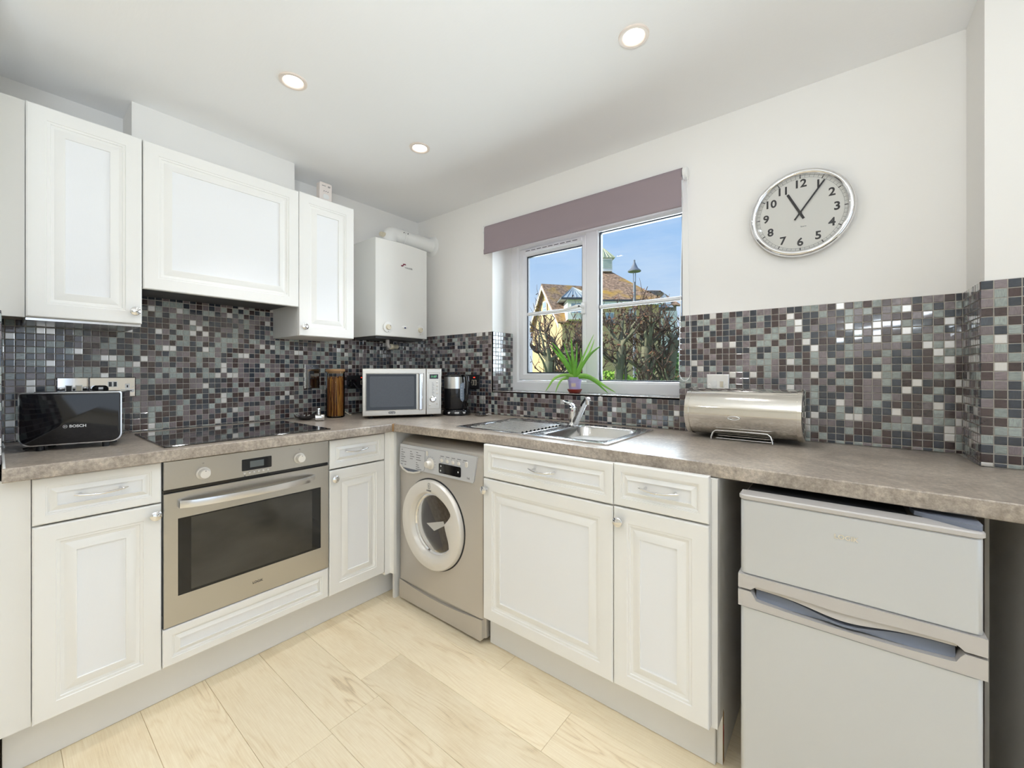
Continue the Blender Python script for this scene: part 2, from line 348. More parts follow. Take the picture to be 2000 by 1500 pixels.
class G:
    def __init__(s, M=None):
        s.bm = bmesh.new(); s.M = M or Matrix.Identity(4); s.mi = 0
    def V(s, p): return s.bm.verts.new(s.M @ Vector(p))
    def F(s, vs):
        try:
            f = s.bm.faces.new(vs); f.material_index = s.mi; return f
        except ValueError:
            return None
    def poly(s, pts): return s.F([s.V(p) for p in pts])
    def box(s, x0, x1, y0, y1, z0, z1, bev=0.0, seg=1):
        x0, x1 = min(x0, x1), max(x0, x1); y0, y1 = min(y0, y1), max(y0, y1); z0, z1 = min(z0, z1), max(z0, z1)
        v = [s.V(p) for p in ((x0, y0, z0), (x1, y0, z0), (x1, y1, z0), (x0, y1, z0), (x0, y0, z1), (x1, y0, z1), (x1, y1, z1), (x0, y1, z1))]
        fs = [s.F([v[i] for i in q]) for q in ((0, 3, 2, 1), (4, 5, 6, 7), (0, 1, 5, 4), (1, 2, 6, 5), (2, 3, 7, 6), (3, 0, 4, 7))]
        if bev > 0:
            ed = list({e for f in fs for e in f.edges})
            r = bmesh.ops.bevel(s.bm, geom=ed, offset=bev, segments=seg, affect='EDGES', profile=0.5)
            for f in r['faces']: f.material_index = s.mi
        return s
    def loft(s, rings, closed=True, cap0=True, cap1=True):
        R = [[s.V(p) for p in r] for r in rings]
        n = len(R[0])
        for a, b in zip(R, R[1:]):
            for i in range(n if closed else n - 1):
                j = (i + 1) % n
                s.F([a[i], a[j], b[j], b[i]])
        if cap0: s.F(list(reversed(R[0])))
        if cap1: s.F(R[-1])
        return s
    def lathe(s, prof, c=(0, 0, 0), ax=(0, 0, 1), n=28, cap0=True, cap1=True):
        a = Vector(ax).normalized(); t = a.orthogonal().normalized(); b = a.cross(t); c = Vector(c)
        rings = []
        for r, h in prof:
            r = max(r, 1e-5)
            rings.append([c + a * h + (t * math.cos(2 * PI * k / n) + b * math.sin(2 * PI * k / n)) * r for k in range(n)])
        return s.loft(rings, True, cap0, cap1)
    def cyl(s, p0, p1, r0, r1=None, n=20, cap=True):
        p0, p1 = Vector(p0), Vector(p1); L = (p1 - p0).length
        return s.lathe([(r0, 0), (r0 if r1 is None else r1, L)], p0, p1 - p0, n, cap, cap)
    def tube(s, pts, r, n=8, closed=False, cap=True, flat=None):
        P = [Vector(p) for p in pts]; m = len(P)
        rr = r if isinstance(r, (list, tuple)) else [r] * m
        T = []
        for i in range(m):
            if closed: d = P[(i + 1) % m] - P[i - 1]
            else: d = P[min(i + 1, m - 1)] - P[max(i - 1, 0)]
            T.append(d.normalized() if d.length > 1e-9 else Vector((0, 0, 1)))
        nrm = T[0].orthogonal().normalized(); rings = []
        for i in range(m):
            nrm = (nrm - T[i] * nrm.dot(T[i]))
            nrm = nrm.normalized() if nrm.length > 1e-6 else T[i].orthogonal().normalized()
            b = T[i].cross(nrm)
            rings.append([P[i] + (nrm * math.cos(2 * PI * k / n) + b * math.sin(2 * PI * k / n)) * rr[i] for k in range(n)])
        if closed: rings.append(rings[0]); cap = False
        if closed:
            R = [[s.V(p) for p in q] for q in rings[:-1]]; R.append(R[0])
            for a, b2 in zip(R, R[1:]):
                for i in range(n): s.F([a[i], a[(i + 1) % n], b2[(i + 1) % n], b2[i]])
            return s
        return s.loft(rings, True, cap, cap)
    def sphere(s, c, r, n=14, sc=(1, 1, 1)):
        m = max(4, n // 2); rings = []
        for i in range(m + 1):
            a = -PI / 2 + PI * i / m
            rr = max(math.cos(a), 1e-4); z = math.sin(a)
            rings.append([(c[0] + r * sc[0] * rr * math.cos(2 * PI * k / n), c[1] + r * sc[1] * rr * math.sin(2 * PI * k / n), c[2] + r * sc[2] * z) for k in range(n)])
        return s.loft(rings)
    def prism(s, pts, w0, w1):
        """pts: (u,v) counter-clockwise, extruded w0..w1"""
        a = [s.V((p[0], p[1], w0)) for p in pts]; b = [s.V((p[0], p[1], w1)) for p in pts]
        s.F(list(reversed(a))); s.F(b); n = len(pts)
        for i in range(n): s.F([a[i], a[(i + 1) % n], b[(i + 1) % n], b[i]])
        return s
    def rects(s, rings, cap=True, cap0=False, capmi=None):
        """rings: (u0,u1,v0,v1,w) joined one after the other"""
        R = [[s.V(p) for p in ((u0, v0, w), (u1, v0, w), (u1, v1, w), (u0, v1, w))] for u0, u1, v0, v1, w in rings]
        for a, b in zip(R, R[1:]):
            for i in range(4): s.F([a[i], a[(i + 1) % 4], b[(i + 1) % 4], b[i]])
        if cap:
            k = s.mi
            if capmi is not None: s.mi = capmi
            s.F(R[-1]); s.mi = k
        if cap0: s.F(list(reversed(R[0])))
        return s
    def rrect(s, u0, u1, v0, v1, w0, w1, r, n=5, edge=0.0):
        """plate with rounded corners in uv, thickness along w, optional edge softening"""
        def ring(ins, w):
            o = []
            for cx, cy, a0 in ((u1 - r, v0 + r, -PI / 2), (u1 - r, v1 - r, 0), (u0 + r, v1 - r, PI / 2), (u0 + r, v0 + r, PI)):
                for k in range(n + 1):
                    a = a0 + PI / 2 * k / n
                    q = max(r - ins, 1e-5)
                    o.append((cx + q * math.cos(a), cy + q * math.sin(a), w))
            return o
        if edge > 0: return s.loft([ring(0, w0), ring(0, w1 - edge), ring(edge, w1)])
        return s.loft([ring(0, w0), ring(0, w1)])
    def build(s, name, mats, parent=None, angle=35, local=False, normals=True):
        if normals: bmesh.ops.recalc_face_normals(s.bm, faces=s.bm.faces)
        me = bpy.data.meshes.new(name); s.bm.to_mesh(me); s.bm.free()
        for m in (mats if isinstance(mats, (list, tuple)) else [mats]): me.materials.append(m)
        o = bpy.data.objects.new(name, me); COL.objects.link(o)
        if angle:
            me.shade_smooth(); me.set_sharp_from_angle(angle=math.radians(angle))
        if parent:
            o.parent = parent
            if not local: me.transform(WM.get(parent.as_pointer(), Matrix.Identity(4)).inverted())
            WM[o.as_pointer()] = WM.get(parent.as_pointer(), Matrix.Identity(4))
        return o
WM = {}
def thing(name, label, cat, loc=(0, 0, 0), rotz=0.0, group=None):
    o = bpy.data.objects.new(name, None); COL.objects.link(o); o.empty_display_size = 0.05
    o.location = loc; o.rotation_euler = (0, 0, rotz); o['label'] = label; o['category'] = cat
    if group: o['group'] = group
    WM[o.as_pointer()] = Matrix.Translation(Vector(loc)) @ Matrix.Rotation(rotz, 4, 'Z')
    return o
def tag(o, label, cat, group=None):
    o['label'] = label; o['category'] = cat
    if group: o['group'] = group
    return o
def struct(name, g, m, parent=None, angle=35):
    o = g.build(name, m, parent, angle)
    if parent is None: o['kind'] = 'structure'
    return o
def text_into(g, M, s, size, bold=0.0, depth=0.0004, align='CENTER', sx=1.0):
    """adds lettering to g; M maps text plane (x right, y up, z out) to world"""
    cu = bpy.data.curves.new('t', 'FONT'); cu.body = s; cu.size = size; cu.align_x = align; cu.align_y = 'CENTER'
    cu.offset = bold; cu.extrude = depth / 2; cu.resolution_u = 3
    ob = bpy.data.objects.new('t', cu); COL.objects.link(ob)
    dg = bpy.context.evaluated_depsgraph_get(); dg.update()
    me = bpy.data.meshes.new_from_object(ob.evaluated_get(dg))
    bpy.data.objects.remove(ob); bpy.data.curves.remove(cu)
    vs = [g.bm.verts.new(g.M @ M @ Vector((v.co.x * sx, v.co.y, v.co.z))) for v in me.vertices]
    for p in me.polygons:
        g.F([vs[i] for i in p.vertices])
    bpy.data.meshes.remove(me)
def T(u, v, w): return Matrix.Translation((u, v, w))
def arc(cx, cy, r, a0, a1, n):
    return [(cx + r * math.cos(a0 + (a1 - a0) * k / n), cy + r * math.sin(a0 + (a1 - a0) * k / n)) for k in range(n + 1)]

# ------------------------------------------------------------------ ROOM SHELL
XL, YR, ZC = -2.445, 1.947, 2.28            # painted left wall, painted window wall, ceiling
WX0, WX1, WZ0, WZ1, WY = -1.712, -0.561, 1.047, 2.05, 2.14
PX, PY = 0.318, 1.734                       # painted corner of the pier on the right
struct('wall_left', G().box(XL - 0.12, XL, -0.12, YR, 0, ZC), M_wall)
struct('wall_end', G().prism([(XL, 0.0068), (XL, -0.12), (-1.86, -0.12), (-1.86, 0.0020)], 0, ZC), M_wall)
g = G()
g.box(XL - 0.12, WX0, YR, 2.26, 0, ZC); g.box(WX1, PX, YR, 2.26, 0, ZC)
g.box(WX0, WX1, YR, 2.26, 0, WZ0); g.box(WX0, WX1, YR, 2.26, WZ1, ZC)
struct('wall_right', g, M_wall)
struct('wall_pier', G().box(PX, 2.7, PY, 2.26, 0, ZC), M_wall)
g = G(); g.box(2.7, 2.82, -3.1, -2.1, 0, ZC); g.box(2.7, 2.82, 0.6, 2.26, 0, ZC); g.box(2.7, 2.82, -2.1, 0.6, 2.15, ZC); g.box(2.7, 2.82, -2.1, 0.6, 0, 0.22)
struct('wall_far', g, M_wall)
struct('wall_rear', G().box(-2.565, 2.82, -3.1, -3.0, 0, ZC), M_wall)
struct('wall_side', G().box(-2.565, -2.445, -3.0, -0.12, 0, ZC), M_wall)
struct('ceiling', G().box(-2.565, 2.82, -3.1, 2.26, ZC, ZC + 0.12), M_ceil)
floor = struct('floor', G().box(-2.565, 2.82, -3.1, 2.26, -0.10, -0.004), M_floor)
# laminate planks, each its own board
PW, PL = 0.1855, 1.285
y_ref = 0.680
def plank_row(k):
    y0 = y_ref + PW * k; y1 = y0 + PW
    off = {0: -1.31, 1: -1.43, 2: -0.725, 3: -1.05, -1: -1.29, -2: -0.86}.get(k, -2.0 + ((k * 0.47) % 1.285))
    x0 = off - 3 * PL
    while x0 < 0.95:
        a, b = max(x0, -1.98), min(x0 + PL, 0.95)
        if b - a > 0.02:
            gg = G(T((a + b) / 2, (y0 + y1) / 2, 0))
            hx, hy, c = (b - a) / 2 - 0.0004, PW / 2 - 0.0004, 0.0007
            gg.rects([(-hx, hx, -hy, hy, -0.004), (-hx, hx, -hy, hy, -c), (-hx + c, hx - c, -hy + c, hy - c, 0.0)])
            gg.M = Matrix.Identity(4)
            o = gg.build('plank', M_floor, None, 0)
            o.parent = floor
            ctr = Vector(((a + b) / 2, (y0 + y1) / 2, 0)); o.data.transform(Matrix.Translation(-ctr)); o.location = ctr
        x0 += PL
for k in range(-8, 7): plank_row(k)
# plaster boxing above the cooker hood
struct('trim_1', G().box(XL, -2.257, 0.342, 0.982, 2.087, ZC), M_wall)
# pipe boxing in the corner below the boiler
struct('trim_2', G().box(XL, -2.368, 1.672, YR, 0.912, 1.405), M_grout)

# ------------------------------------------------------------------ MOSAIC SPLASHBACKS
P_, TS = 0.0254, 0.0228
TILE_MESH = []
for k, tm in enumerate(TILE_M):
    gg = G(); h, c = TS / 2, 0.0011
    gg.rects([(-h, h, -h, h, 0.0), (-h, h, -h, h, 0.0026 - c * 0.6), (-h + c, h - c, -h + c, h - c, 0.0026)])
    o = gg.build('tile_proto', tm, None, 0); TILE_MESH.append(o.data); o.data.name = 'tile'
    bpy.data.objects.remove(o)
def pick():
    r = random.random() * sum(TILE_W); a = 0
    for i, w_ in enumerate(TILE_W):
        a += w_
        if r <= a: return i
    return 0
CAMP = Vector((0, 0, CZ))
def tiles(parent, M, cells, limit=300):
    """cells: (u0,u1,v0,v1) tile rectangles on the grout plane of frame M. The nearest whole ones are parts, the rest one stuff mesh."""
    full, cut = [], []
    for cc in cells:
        u0, u1, v0, v1 = cc
        (full if (u1 - u0 > TS * 0.98 and v1 - v0 > TS * 0.98) else cut).append(cc)
    full.sort(key=lambda c: (M @ Vector(((c[0] + c[1]) / 2, (c[2] + c[3]) / 2, 0)) - CAMP).length)
    ind, rest = full[:limit], full[limit:] + cut
    rotm = M.to_3x3().to_4x4()
    for u0, u1, v0, v1 in ind:
        o = bpy.data.objects.new('tile', TILE_MESH[pick()]); COL.objects.link(o)
        o.parent = parent
        tilt = Matrix.Rotation(random.gauss(0, 0.010), 4, 'X') @ Matrix.Rotation(random.gauss(0, 0.010), 4, 'Y') @ Matrix.Rotation(random.choice((0, 0, 0, PI / 2)), 4, 'Z')
        o.matrix_local = Matrix.Translation(M @ Vector(((u0 + u1) / 2, (v0 + v1) / 2, 0))) @ rotm @ tilt
    if rest:
        gg = G(M); c = 0.0011
        for u0, u1, v0, v1 in rest:
            gg.mi = pick()
            c2 = min(c, (u1 - u0) / 4, (v1 - v0) / 4)
            a, b = random.gauss(0, 0.00010), random.gauss(0, 0.00010)
            R = [[gg.V(q) for q in ((u0, v0, 0), (u1, v0, 0), (u1, v1, 0), (u0, v1, 0))],
                 [gg.V(q) for q in ((u0, v0, 0.0019), (u1, v0, 0.0019), (u1, v1, 0.0019), (u0, v1, 0.0019))],
                 [gg.V(q) for q in ((u0 + c2, v0 + c2, 0.0026 - a - b), (u1 - c2, v0 + c2, 0.0026 + a - b), (u1 - c2, v1 - c2, 0.0026 + a + b), (u0 + c2, v1 - c2, 0.0026 - a + b))]]
            for A, B in zip(R, R[1:]):
                for i in range(4): gg.F([A[i], A[(i + 1) % 4], B[(i + 1) % 4], B[i]])
            gg.F(R[-1])
        o = gg.build('small_tile', TILE_M, parent, 0, normals=False); o['kind'] = 'stuff'
def cells(u0, u1, v0, v1, pu, pv, hole=None):
    """grid with phase (pu, pv = a grout line), clipped to the region; hole(u,v) True leaves a cell out"""
    out = []; gr = (P_ - TS) / 2
    i0 = math.floor((u0 - pu) / P_); i1 = math.ceil((u1 - pu) / P_); j0 = math.floor((v0 - pv) / P_); j1 = math.ceil((v1 - pv) / P_)
    for i in range(i0, i1):
        for j in range(j0, j1):
            a, b = max(pu + i * P_ + gr, u0 + 0.0006), min(pu + (i + 1) * P_ - gr, u1 - 0.0006)
            c, d = max(pv + j * P_ + gr, v0 + 0.0006), min(pv + (j + 1) * P_ - gr, v1 - 0.0006)
            if b - a < 0.003 or d - c < 0.003: continue
            if hole and hole((a + b) / 2, (c + d) / 2): continue
            out.append((a, b, c, d))
    return out
ZT = 1.431                                   # top of the tiling on the window wall
# left wall, behind the hob
tl = struct('trim_3', G().box(XL, -2.438, 0.0075, 1.672, 0.912, 1.525), M_grout)
def hole_l(u, v): return (v > 1.385 and not (0.34 < u < 0.955)) and not (u > 1.25 and v < 1.40)
tiles(tl, FR('L', -2.438), cells(0.009, 1.670, 0.912, 1.523, 0.0165, 1.5275 - 0.0254, hole_l))
# pipe boxing faces
tb = struct('trim_4', G().box(-2.368, -2.3635, 1.672, YR, 0.912, 1.405), M_grout)
tiles(tb, FR('L', -2.3635), cells(1.6745, 1.9375, 0.912, 1.404, 1.6745, 1.404), 0)
tiles(tb, FR('R', 1.6705), cells(-2.4345, -2.361, 0.912, 1.404, -2.3855, 1.404), 0)
# window wall left of and under the window
t1 = struct('trim_5', G().box(-2.3635, WX1 + 0.0, 1.9396, YR, 0.912, 1.058).box(-2.3635, -1.7035, 1.9396, YR, 1.058, ZT), M_grout)
def hole_w(u, v): return u > -1.7035 and v > 1.0575
tiles(t1, FR('R', 1.9396), cells(-2.361, -0.5715, 0.912, ZT, -0.571, ZT, hole_w))
# window wall right of the window
t2 = struct('trim_6', G().box(WX1, 0.3105, 1.9396, YR, 0.912, ZT), M_grout)
tiles(t2, FR('R', 1.9396), cells(-0.571, 0.3075, 0.912, ZT, -0.571, ZT))
# return and face of the pier
t3 = struct('trim_7', G().box(0.3105, PX, 1.7266, YR, 0.912, ZT).box(PX, 1.12, 1.7266, PY, 0.912, ZT), M_grout)
tiles(t3, FR('R', 1.7266), cells(0.309, 1.12, 0.912, ZT, 0.308, ZT))
tiles(t3, FR('W', 0.3105), cells(-1.936, -1.7265, 0.912, ZT, -1.7265, ZT), 0)
# sliver of tiling on the end wall
ta = math.atan2(-0.0046, 0.5725)
t9 = struct('trim_9', G().prism([(-2.4345, 0.0090), (-2.4345, 0.0069), (-1.862, 0.0023), (-1.862, 0.0044)], 0.912, 1.352), M_grout)
tiles(t9, Matrix.Translation((-2.4345, 0.0091, 0)) @ Matrix.Rotation(ta, 4, 'Z') @ Matrix(((-1, 0, 0, 0), (0, 0, 1, 0), (0, 1, 0, 0), (0, 0, 0, 1))), cells(-0.571, -0.002, 0.912, 1.352, 0, 0.912), 0)
# window reveals and sill
t4 = struct('trim_8', G().box(WX0, -1.7035, 1.9396, WY, 1.047, ZT).box(WX1, WX1 + 0.002, YR, WY, 1.047, ZT).box(-1.7035, -0.5705, 1.9396, WY, 1.047, 1.0555), M_grout)
tiles(t4, FR('L', -1.7035), cells(1.940, WY, 1.0585, ZT, 1.940, ZT), 110)
tiles(t4, FR('U', 1.0555), cells(-1.7005, -0.5735, 1.940, WY, -0.571, 1.940), 150)
tiles(t4, FR('W', -0.5705), cells(-WY, -1.940, 1.0585, ZT, -1.940, ZT), 0)

# ------------------------------------------------------------------ WINDOW
win = struct('window_1', G(FR('R', WY)).rects([(WX0, WX1, 1.0475, WZ1, -0.07), (WX0, WX1, 1.0475, WZ1, 0.0), (WX0 + 0.045, WX1 - 0.045, 1.0475 + 0.062, WZ1 - 0.055, 0.0), (WX0 + 0.058, WX1 - 0.058, 1.0475 + 0.075, WZ1 - 0.068, -0.014), (WX0 + 0.058, WX1 - 0.058, 1.0475 + 0.075, WZ1 - 0.068, -0.07)], cap=False), M_upvc)
fz0, fz1 = 1.1225, 1.982
g = G(FR('R', WY)); g.box(-1.158, -1.083, fz0 - 0.01, fz1 + 0.01, -0.07, -0.001, 0.006)
g.build('mullion', M_upvc, win)
# opening casement on the left
g = G(FR('R', WY))
a0, a1, b0, b1 = -1.652, -1.1585, fz0 + 0.002, fz1 - 0.003
g.rects([(a0, a1, b0, b1, -0.05), (a0, a1, b0, b1, -0.010), (a0 + 0.006, a1 - 0.006, b0 + 0.006, b1 - 0.006, -0.004), (a0 + 0.034, a1 - 0.024, b0 + 0.034, b1 - 0.036, -0.004), (a0 + 0.052, a1 - 0.030, b0 + 0.044, b1 - 0.050, -0.020), (a0 + 0.052, a1 - 0.030, b0 + 0.044, b1 - 0.050, -0.05)], cap=False)
sash = g.build('casement_sash', M_upvc, win)
def pane_and_bars(u0, u1, v0, v1, w, par, bar_v):
    gg = G(FR('R', WY)); gg.rects([(u0, u1, v0, v1, w + 0.006), (u0 + 0.008, u1 - 0.008, v0 + 0.007, v1 - 0.007, w + 0.006), (u0 + 0.008, u1 - 0.008, v0 + 0.007, v1 - 0.007, w - 0.012)], cap=False)
    gg.build('gasket', M_gasket, par)
    G(FR('R', WY)).box(u0 + 0.003, u1 - 0.003, v0 + 0.003, v1 - 0.003, w - 0.004, w).build('pane', M_glass, par)
    gg = G(FR('R', WY)); gg.tube([(u0 + 0.007, bar_v, w + 0.006), (u1 - 0.007, bar_v, w + 0.006)], 0.0115, 12)
    gg.build('glazing_bar', M_upvc, par)
pane_and_bars(-1.600, -1.1885, 1.1685, 1.929, -0.030, sash, 1.552)
pane_and_bars(-1.083, -0.619, 1.1235, 1.980, -0.030, win, 1.550)
# casement handle and trickle vent
g = G(FR('R', WY)); g.box(-1.186, -1.160, 1.515, 1.585, -0.004, 0.008, 0.004)
g.tube([(-1.173, 1.556, 0.008), (-1.176, 1.556, 0.034), (-1.20, 1.556, 0.040), (-1.25, 1.548, 0.040), (-1.32, 1.536, 0.040)], [0.010, 0.010, 0.011, 0.010, 0.008], 10)
hnd = g.build('handle', M_white, sash)
G(FR('R', WY)).cyl((-1.176, 1.556, 0.046), (-1.176, 1.556, 0.053), 0.005).build('screw', M_greyd, hnd)
g = G(FR('R', WY)); g.box(-1.600, -1.180, 1.943, 1.967, -0.004, 0.012, 0.004)
tv = g.build('trickle_vent', M_upvc, sash)
g = G(FR('R', WY))
for k in range(9): g.box(-1.585 + k * 0.043, -1.552 + k * 0.043, 1.953, 1.957, 0.010, 0.0125)
g.build('vent_slot', M_greyd, tv)
# tile sill edge trim under the frame
# ------------------------------------------------------------------ ROLLER BLIND
bl = thing('roller_blind', 'mauve-grey roller blind drawn up at the top of the window', 'blind', (-1.14, 1.92, 2.07))
g = G(); r0 = 0.021
prof = [(1.9465 - 0.008 - r0 + 0.0, 2.072)]
outl = []
for k in range(10):
    a = PI * 0.5 + PI * 0.5 * k / 9
    outl.append((1.918 + r0 * math.cos(a), 2.070 + r0 * math.sin(a)))
outl += [(1.897, 2.04), (1.8965, 1.945), (1.893, 1.938), (1.893, 1.914), (1.897, 1.911)]
back = [(y + 0.0018, z) for y, z in reversed(outl[9:])]
ring = outl + [(1.899, 1.911)] + [(1.8985, 1.94), (1.899, 2.05)] + [(1.918, 2.052), (1.938, 2.07)]
g.loft([[(-1.738, y, z) for y, z in ring], [(-0.551, y, z) for y, z in ring]])
fab = g.build('fabric', M_blind, bl)
g = G(); g.cyl((-1.738, 1.918, 2.070), (-1.747, 1.918, 2.070), 0.018); g.box(-1.752, -1.747, 1.90, 1.9465, 2.045, 2.092, 0.002)
g.build('idle_bracket', M_white, bl)
g = G(); g.lathe([(0.022, 0), (0.025, 0.003), (0.025, 0.015), (0.020, 0.020)], (-0.549, 1.918, 2.066), (1, 0, 0), 24)
g.box(-0.551, -0.533, 1.918, 1.9465, 2.043, 2.089, 0.003)
g.build('control_bracket', M_white, bl)
g = G()
chain = []
for k in range(150): chain.append((-0.541 - 0.018 * k / 149 - 0.004, 1.905, 2.045 - (2.045 - 1.185) * k / 149))
for k in range(1, 17):
    a = PI + PI * k / 17; chain.append((-0.5385 + 0.0245 * math.cos(a) * -1 * -1, 1.906, 1.182 + 0.045 * math.sin(a)))
for k in range(150): chain.append((-0.514 - 0.016 * k / 149, 1.907, 1.185 + (2.045 - 1.185) * k / 149))
for c in chain: g.sphere(c, 0.0024, 6)
g.tube(chain, 0.0009, 4)
g.build('bead_chain', M_white, bl)

# ------------------------------------------------------------------ CABINET PARTS
def front_panel(name, M, u0, u1, v0, v1, parent, k=1.0):
    g = G(M)
    prof = [(0.0, -0.020), (0.0, -0.004), (0.0012, -0.0016), (0.004, 0.0)]
    fr = [(0.046, 0.0), (0.0475, -0.0028), (0.0545, -0.0028), (0.0560, -0.0062), (0.0640, -0.0080), (0.0860, -0.0005), (0.0890, -0.0005), (0.0900, -0.0052)]
    prof += [(a * k, b) for a, b in fr]
    g.rects([(u0 + o, u1 - o, v0 + o, v1 - o, w) for o, w in prof], cap=True, cap0=True, capmi=1)
    return g.build(name, [M_frame, M_panel], parent, 25)
def knob(M, u, v, parent):
    g = G(M); g.lathe([(0.0075, 0), (0.0060, 0.004), (0.0060, 0.010), (0.0155, 0.020), (0.0160, 0.0215), (0.0150, 0.0225), (0.0002, 0.0265)], (u, v, 0), (0, 0, 1), 28)
    return g.build('knob', M_chrome, parent, 30)
def bow_handle(M, u0, u1, v, parent, sag=0.006):
    g = G(M); pts = []
    for k in range(15):
        t = k / 14; pts.append((u0 + (u1 - u0) * t, v - sag * math.sin(PI * t) + sag * 0.5, 0.018 + 0.010 * math.sin(PI * t)))
    g.tube(pts, [0.0022] + [0.0036] * 13 + [0.0022], 10)
    for t in (0.13, 0.87):
        u = u0 + (u1 - u0) * t
        g.cyl((u, v, -0.005), (u, v, 0.021), 0.0045, 0.0035, 12)
    return g.build('handle', M_chrome, parent, 40)
def carcass(M, u0, u1, v0, v1, w0, w1, parent, t=0.016, open_front=False):
    g = G(M)
    g.box(u0, u0 + t, v0, v1, w0, w1); g.box(u1 - t, u1, v0, v1, w0, w1)
    g.box(u0 + t, u1 - t, v0, v0 + t, w0, w1); g.box(u0 + t, u1 - t, v1 - t, v1, w0, w1)
    g.box(u0 + t, u1 - t, v0 + t, v1 - t, w0, w0 + 0.008)
    return g.build('carcass', M_carc, parent, 0)
ML = FR('L', -1.820); MR = FR('R', 1.265); MU = FR('L', -2.120)

# --- base run under the hob wall
c = thing('base_cabinet', 'narrow white base cupboard with drawer between end filler and oven', 'cabinet', (-2.1, 0.207, 0.15))
carcass(ML, 0.062, 0.3525, 0.15, 0.868, -0.60, -0.0215, c)
d = front_panel('drawer', ML, 0.0625, 0.3515, 0.7290, 0.8655, c, 0.55); bow_handle(ML, 0.144, 0.265, 0.802, d)
d = front_panel('door', ML, 0.0625, 0.3515, 0.1515, 0.7235, c); knob(ML, 0.334, 0.690, d)
g = G(ML); g.box(0.0008, 0.0605, 0.15, 0.868, -0.027, -0.012)
tag(g.build('filler_panel', M_carc, None, 0), 'plain white filler panel closing the base run beside the end wall', 'panel')
c = thing('oven_housing', 'white oven housing with long shallow panel under the oven', 'cabinet', (-2.1, 0.649, 0.15))
g = G(ML); g.box(0.3535, 0.3565, 0.15, 0.868, -0.60, -0.024); g.box(0.9415, 0.9445, 0.15, 0.868, -0.60, -0.024); g.box(0.3565, 0.9415, 0.15, 0.166, -0.60, -0.024); g.box(0.3565, 0.9415, 0.262, 0.278, -0.60, -0.024)
g.build('carcass', M_carc, c, 0)
front_panel('bottom_panel', ML, 0.3545, 0.9405, 0.1525, 0.2845, c, 0.55)
c = thing('base_cabinet', 'narrow white base cupboard with drawer between oven and corner post', 'cabinet', (-2.1, 1.09, 0.15))
carcass(ML, 0.9455, 1.2360, 0.15, 0.868, -0.60, -0.0215, c)
d = front_panel('drawer', ML, 0.9460, 1.2355, 0.7300, 0.8620, c, 0.55); bow_handle(ML, 1.012, 1.132, 0.803, d)
d = front_panel('door', ML, 0.9460, 1.2355, 0.1500, 0.7230, c); knob(ML, 0.966, 0.685, d)
c = thing('corner_post', 'white corner post between the two base runs, beside the washing machine', 'post', (-1.83, 1.26, 0.15))
g = G(); g.prism([(-1.842, 1.2375), (-1.8205, 1.2375), (-1.8205, 1.268), (-1.816, 1.2705), (-1.8085, 1.272), (-1.793, 1.272), (-1.793, 1.2880), (-1.842, 1.2880)], 0.136, 0.868)
g.build('moulding', M_frame, c, 20)
G().box(-1.826, -1.811, 1.2885, 1.915, 0.0, 0.868).build('side_panel', M_carc, c, 0)
# --- sink run
c = thing('base_cabinet', 'wide white sink cupboard with long drawer front next to washing machine', 'cabinet', (-0.874, 1.6, 0.15))
carcass(MR, -1.1635, -0.5850, 0.15, 0.868, -0.655, -0.0215, c)
d = front_panel('drawer', MR, -1.1630, -0.5855, 0.7385, 0.8750, c, 0.55); bow_handle(MR, -0.919, -0.800, 0.809, d)
d = front_panel('door', MR, -1.1630, -0.5855, 0.1505, 0.7325, c); knob(MR, -1.147, 0.690, d)
c = thing('base_cabinet', 'narrow white cupboard with drawer at the open end by the fridge', 'cabinet', (-0.437, 1.6, 0.15))
carcass(MR, -0.5840, -0.2905, 0.15, 0.868, -0.655, -0.0215, c)
d = front_panel('drawer', MR, -0.5825, -0.2920, 0.7400, 0.8765, c, 0.55); bow_handle(MR, -0.492, -0.370, 0.812, d)
d = front_panel('door', MR, -0.5825, -0.2920, 0.1515, 0.7345, c); knob(MR, -0.561, 0.692, d)
g = G(); g.box(-0.2900, -0.2740, 1.2870, 1.925, 0.150, 0.868); g.box(-0.2900, -0.2740, 1.352, 1.925, 0.001, 0.150)
ep = g.build('end_panel', M_carc, c, 0)
g = G(); g.prism([(1.3525, 0.004), (1.367, 0.004), (1.365, 0.05), (1.368, 0.09), (1.362, 0.12), (1.366, 0.150), (1.358, 0.165), (1.3525, 0.140)], -0.2738, -0.2730)
for v in g.bm.verts: v.co = Vector((v.co.z, v.co.x, v.co.y))
g.build('torn_edge', M_chip, ep, 0)
G().box(-0.2730, -0.2727, 1.3545, 1.3625, 0.060, 0.118).build('red_tape', M_redlam, ep, 0)
# kickboards
tag(G().box(-1.910, -1.894, 0.0085, 1.38, 0.001, 0.147, 0.0015).build('kickboard', M_plinth), 'long white kickboard under the oven run', 'kickboard')
tag(G().box(-1.188, -0.2905, 1.336, 1.351, 0.001, 0.147, 0.0015).build('kickboard', M_plinth), 'white kickboard under the two sink run cupboards', 'kickboard')
tag(G().box(0.325, 0.343, 1.305, 1.7230, 0.001, 0.868).build('bay_panel', M_carc, None, 0), 'white support panel closing the fridge bay on the right', 'panel')
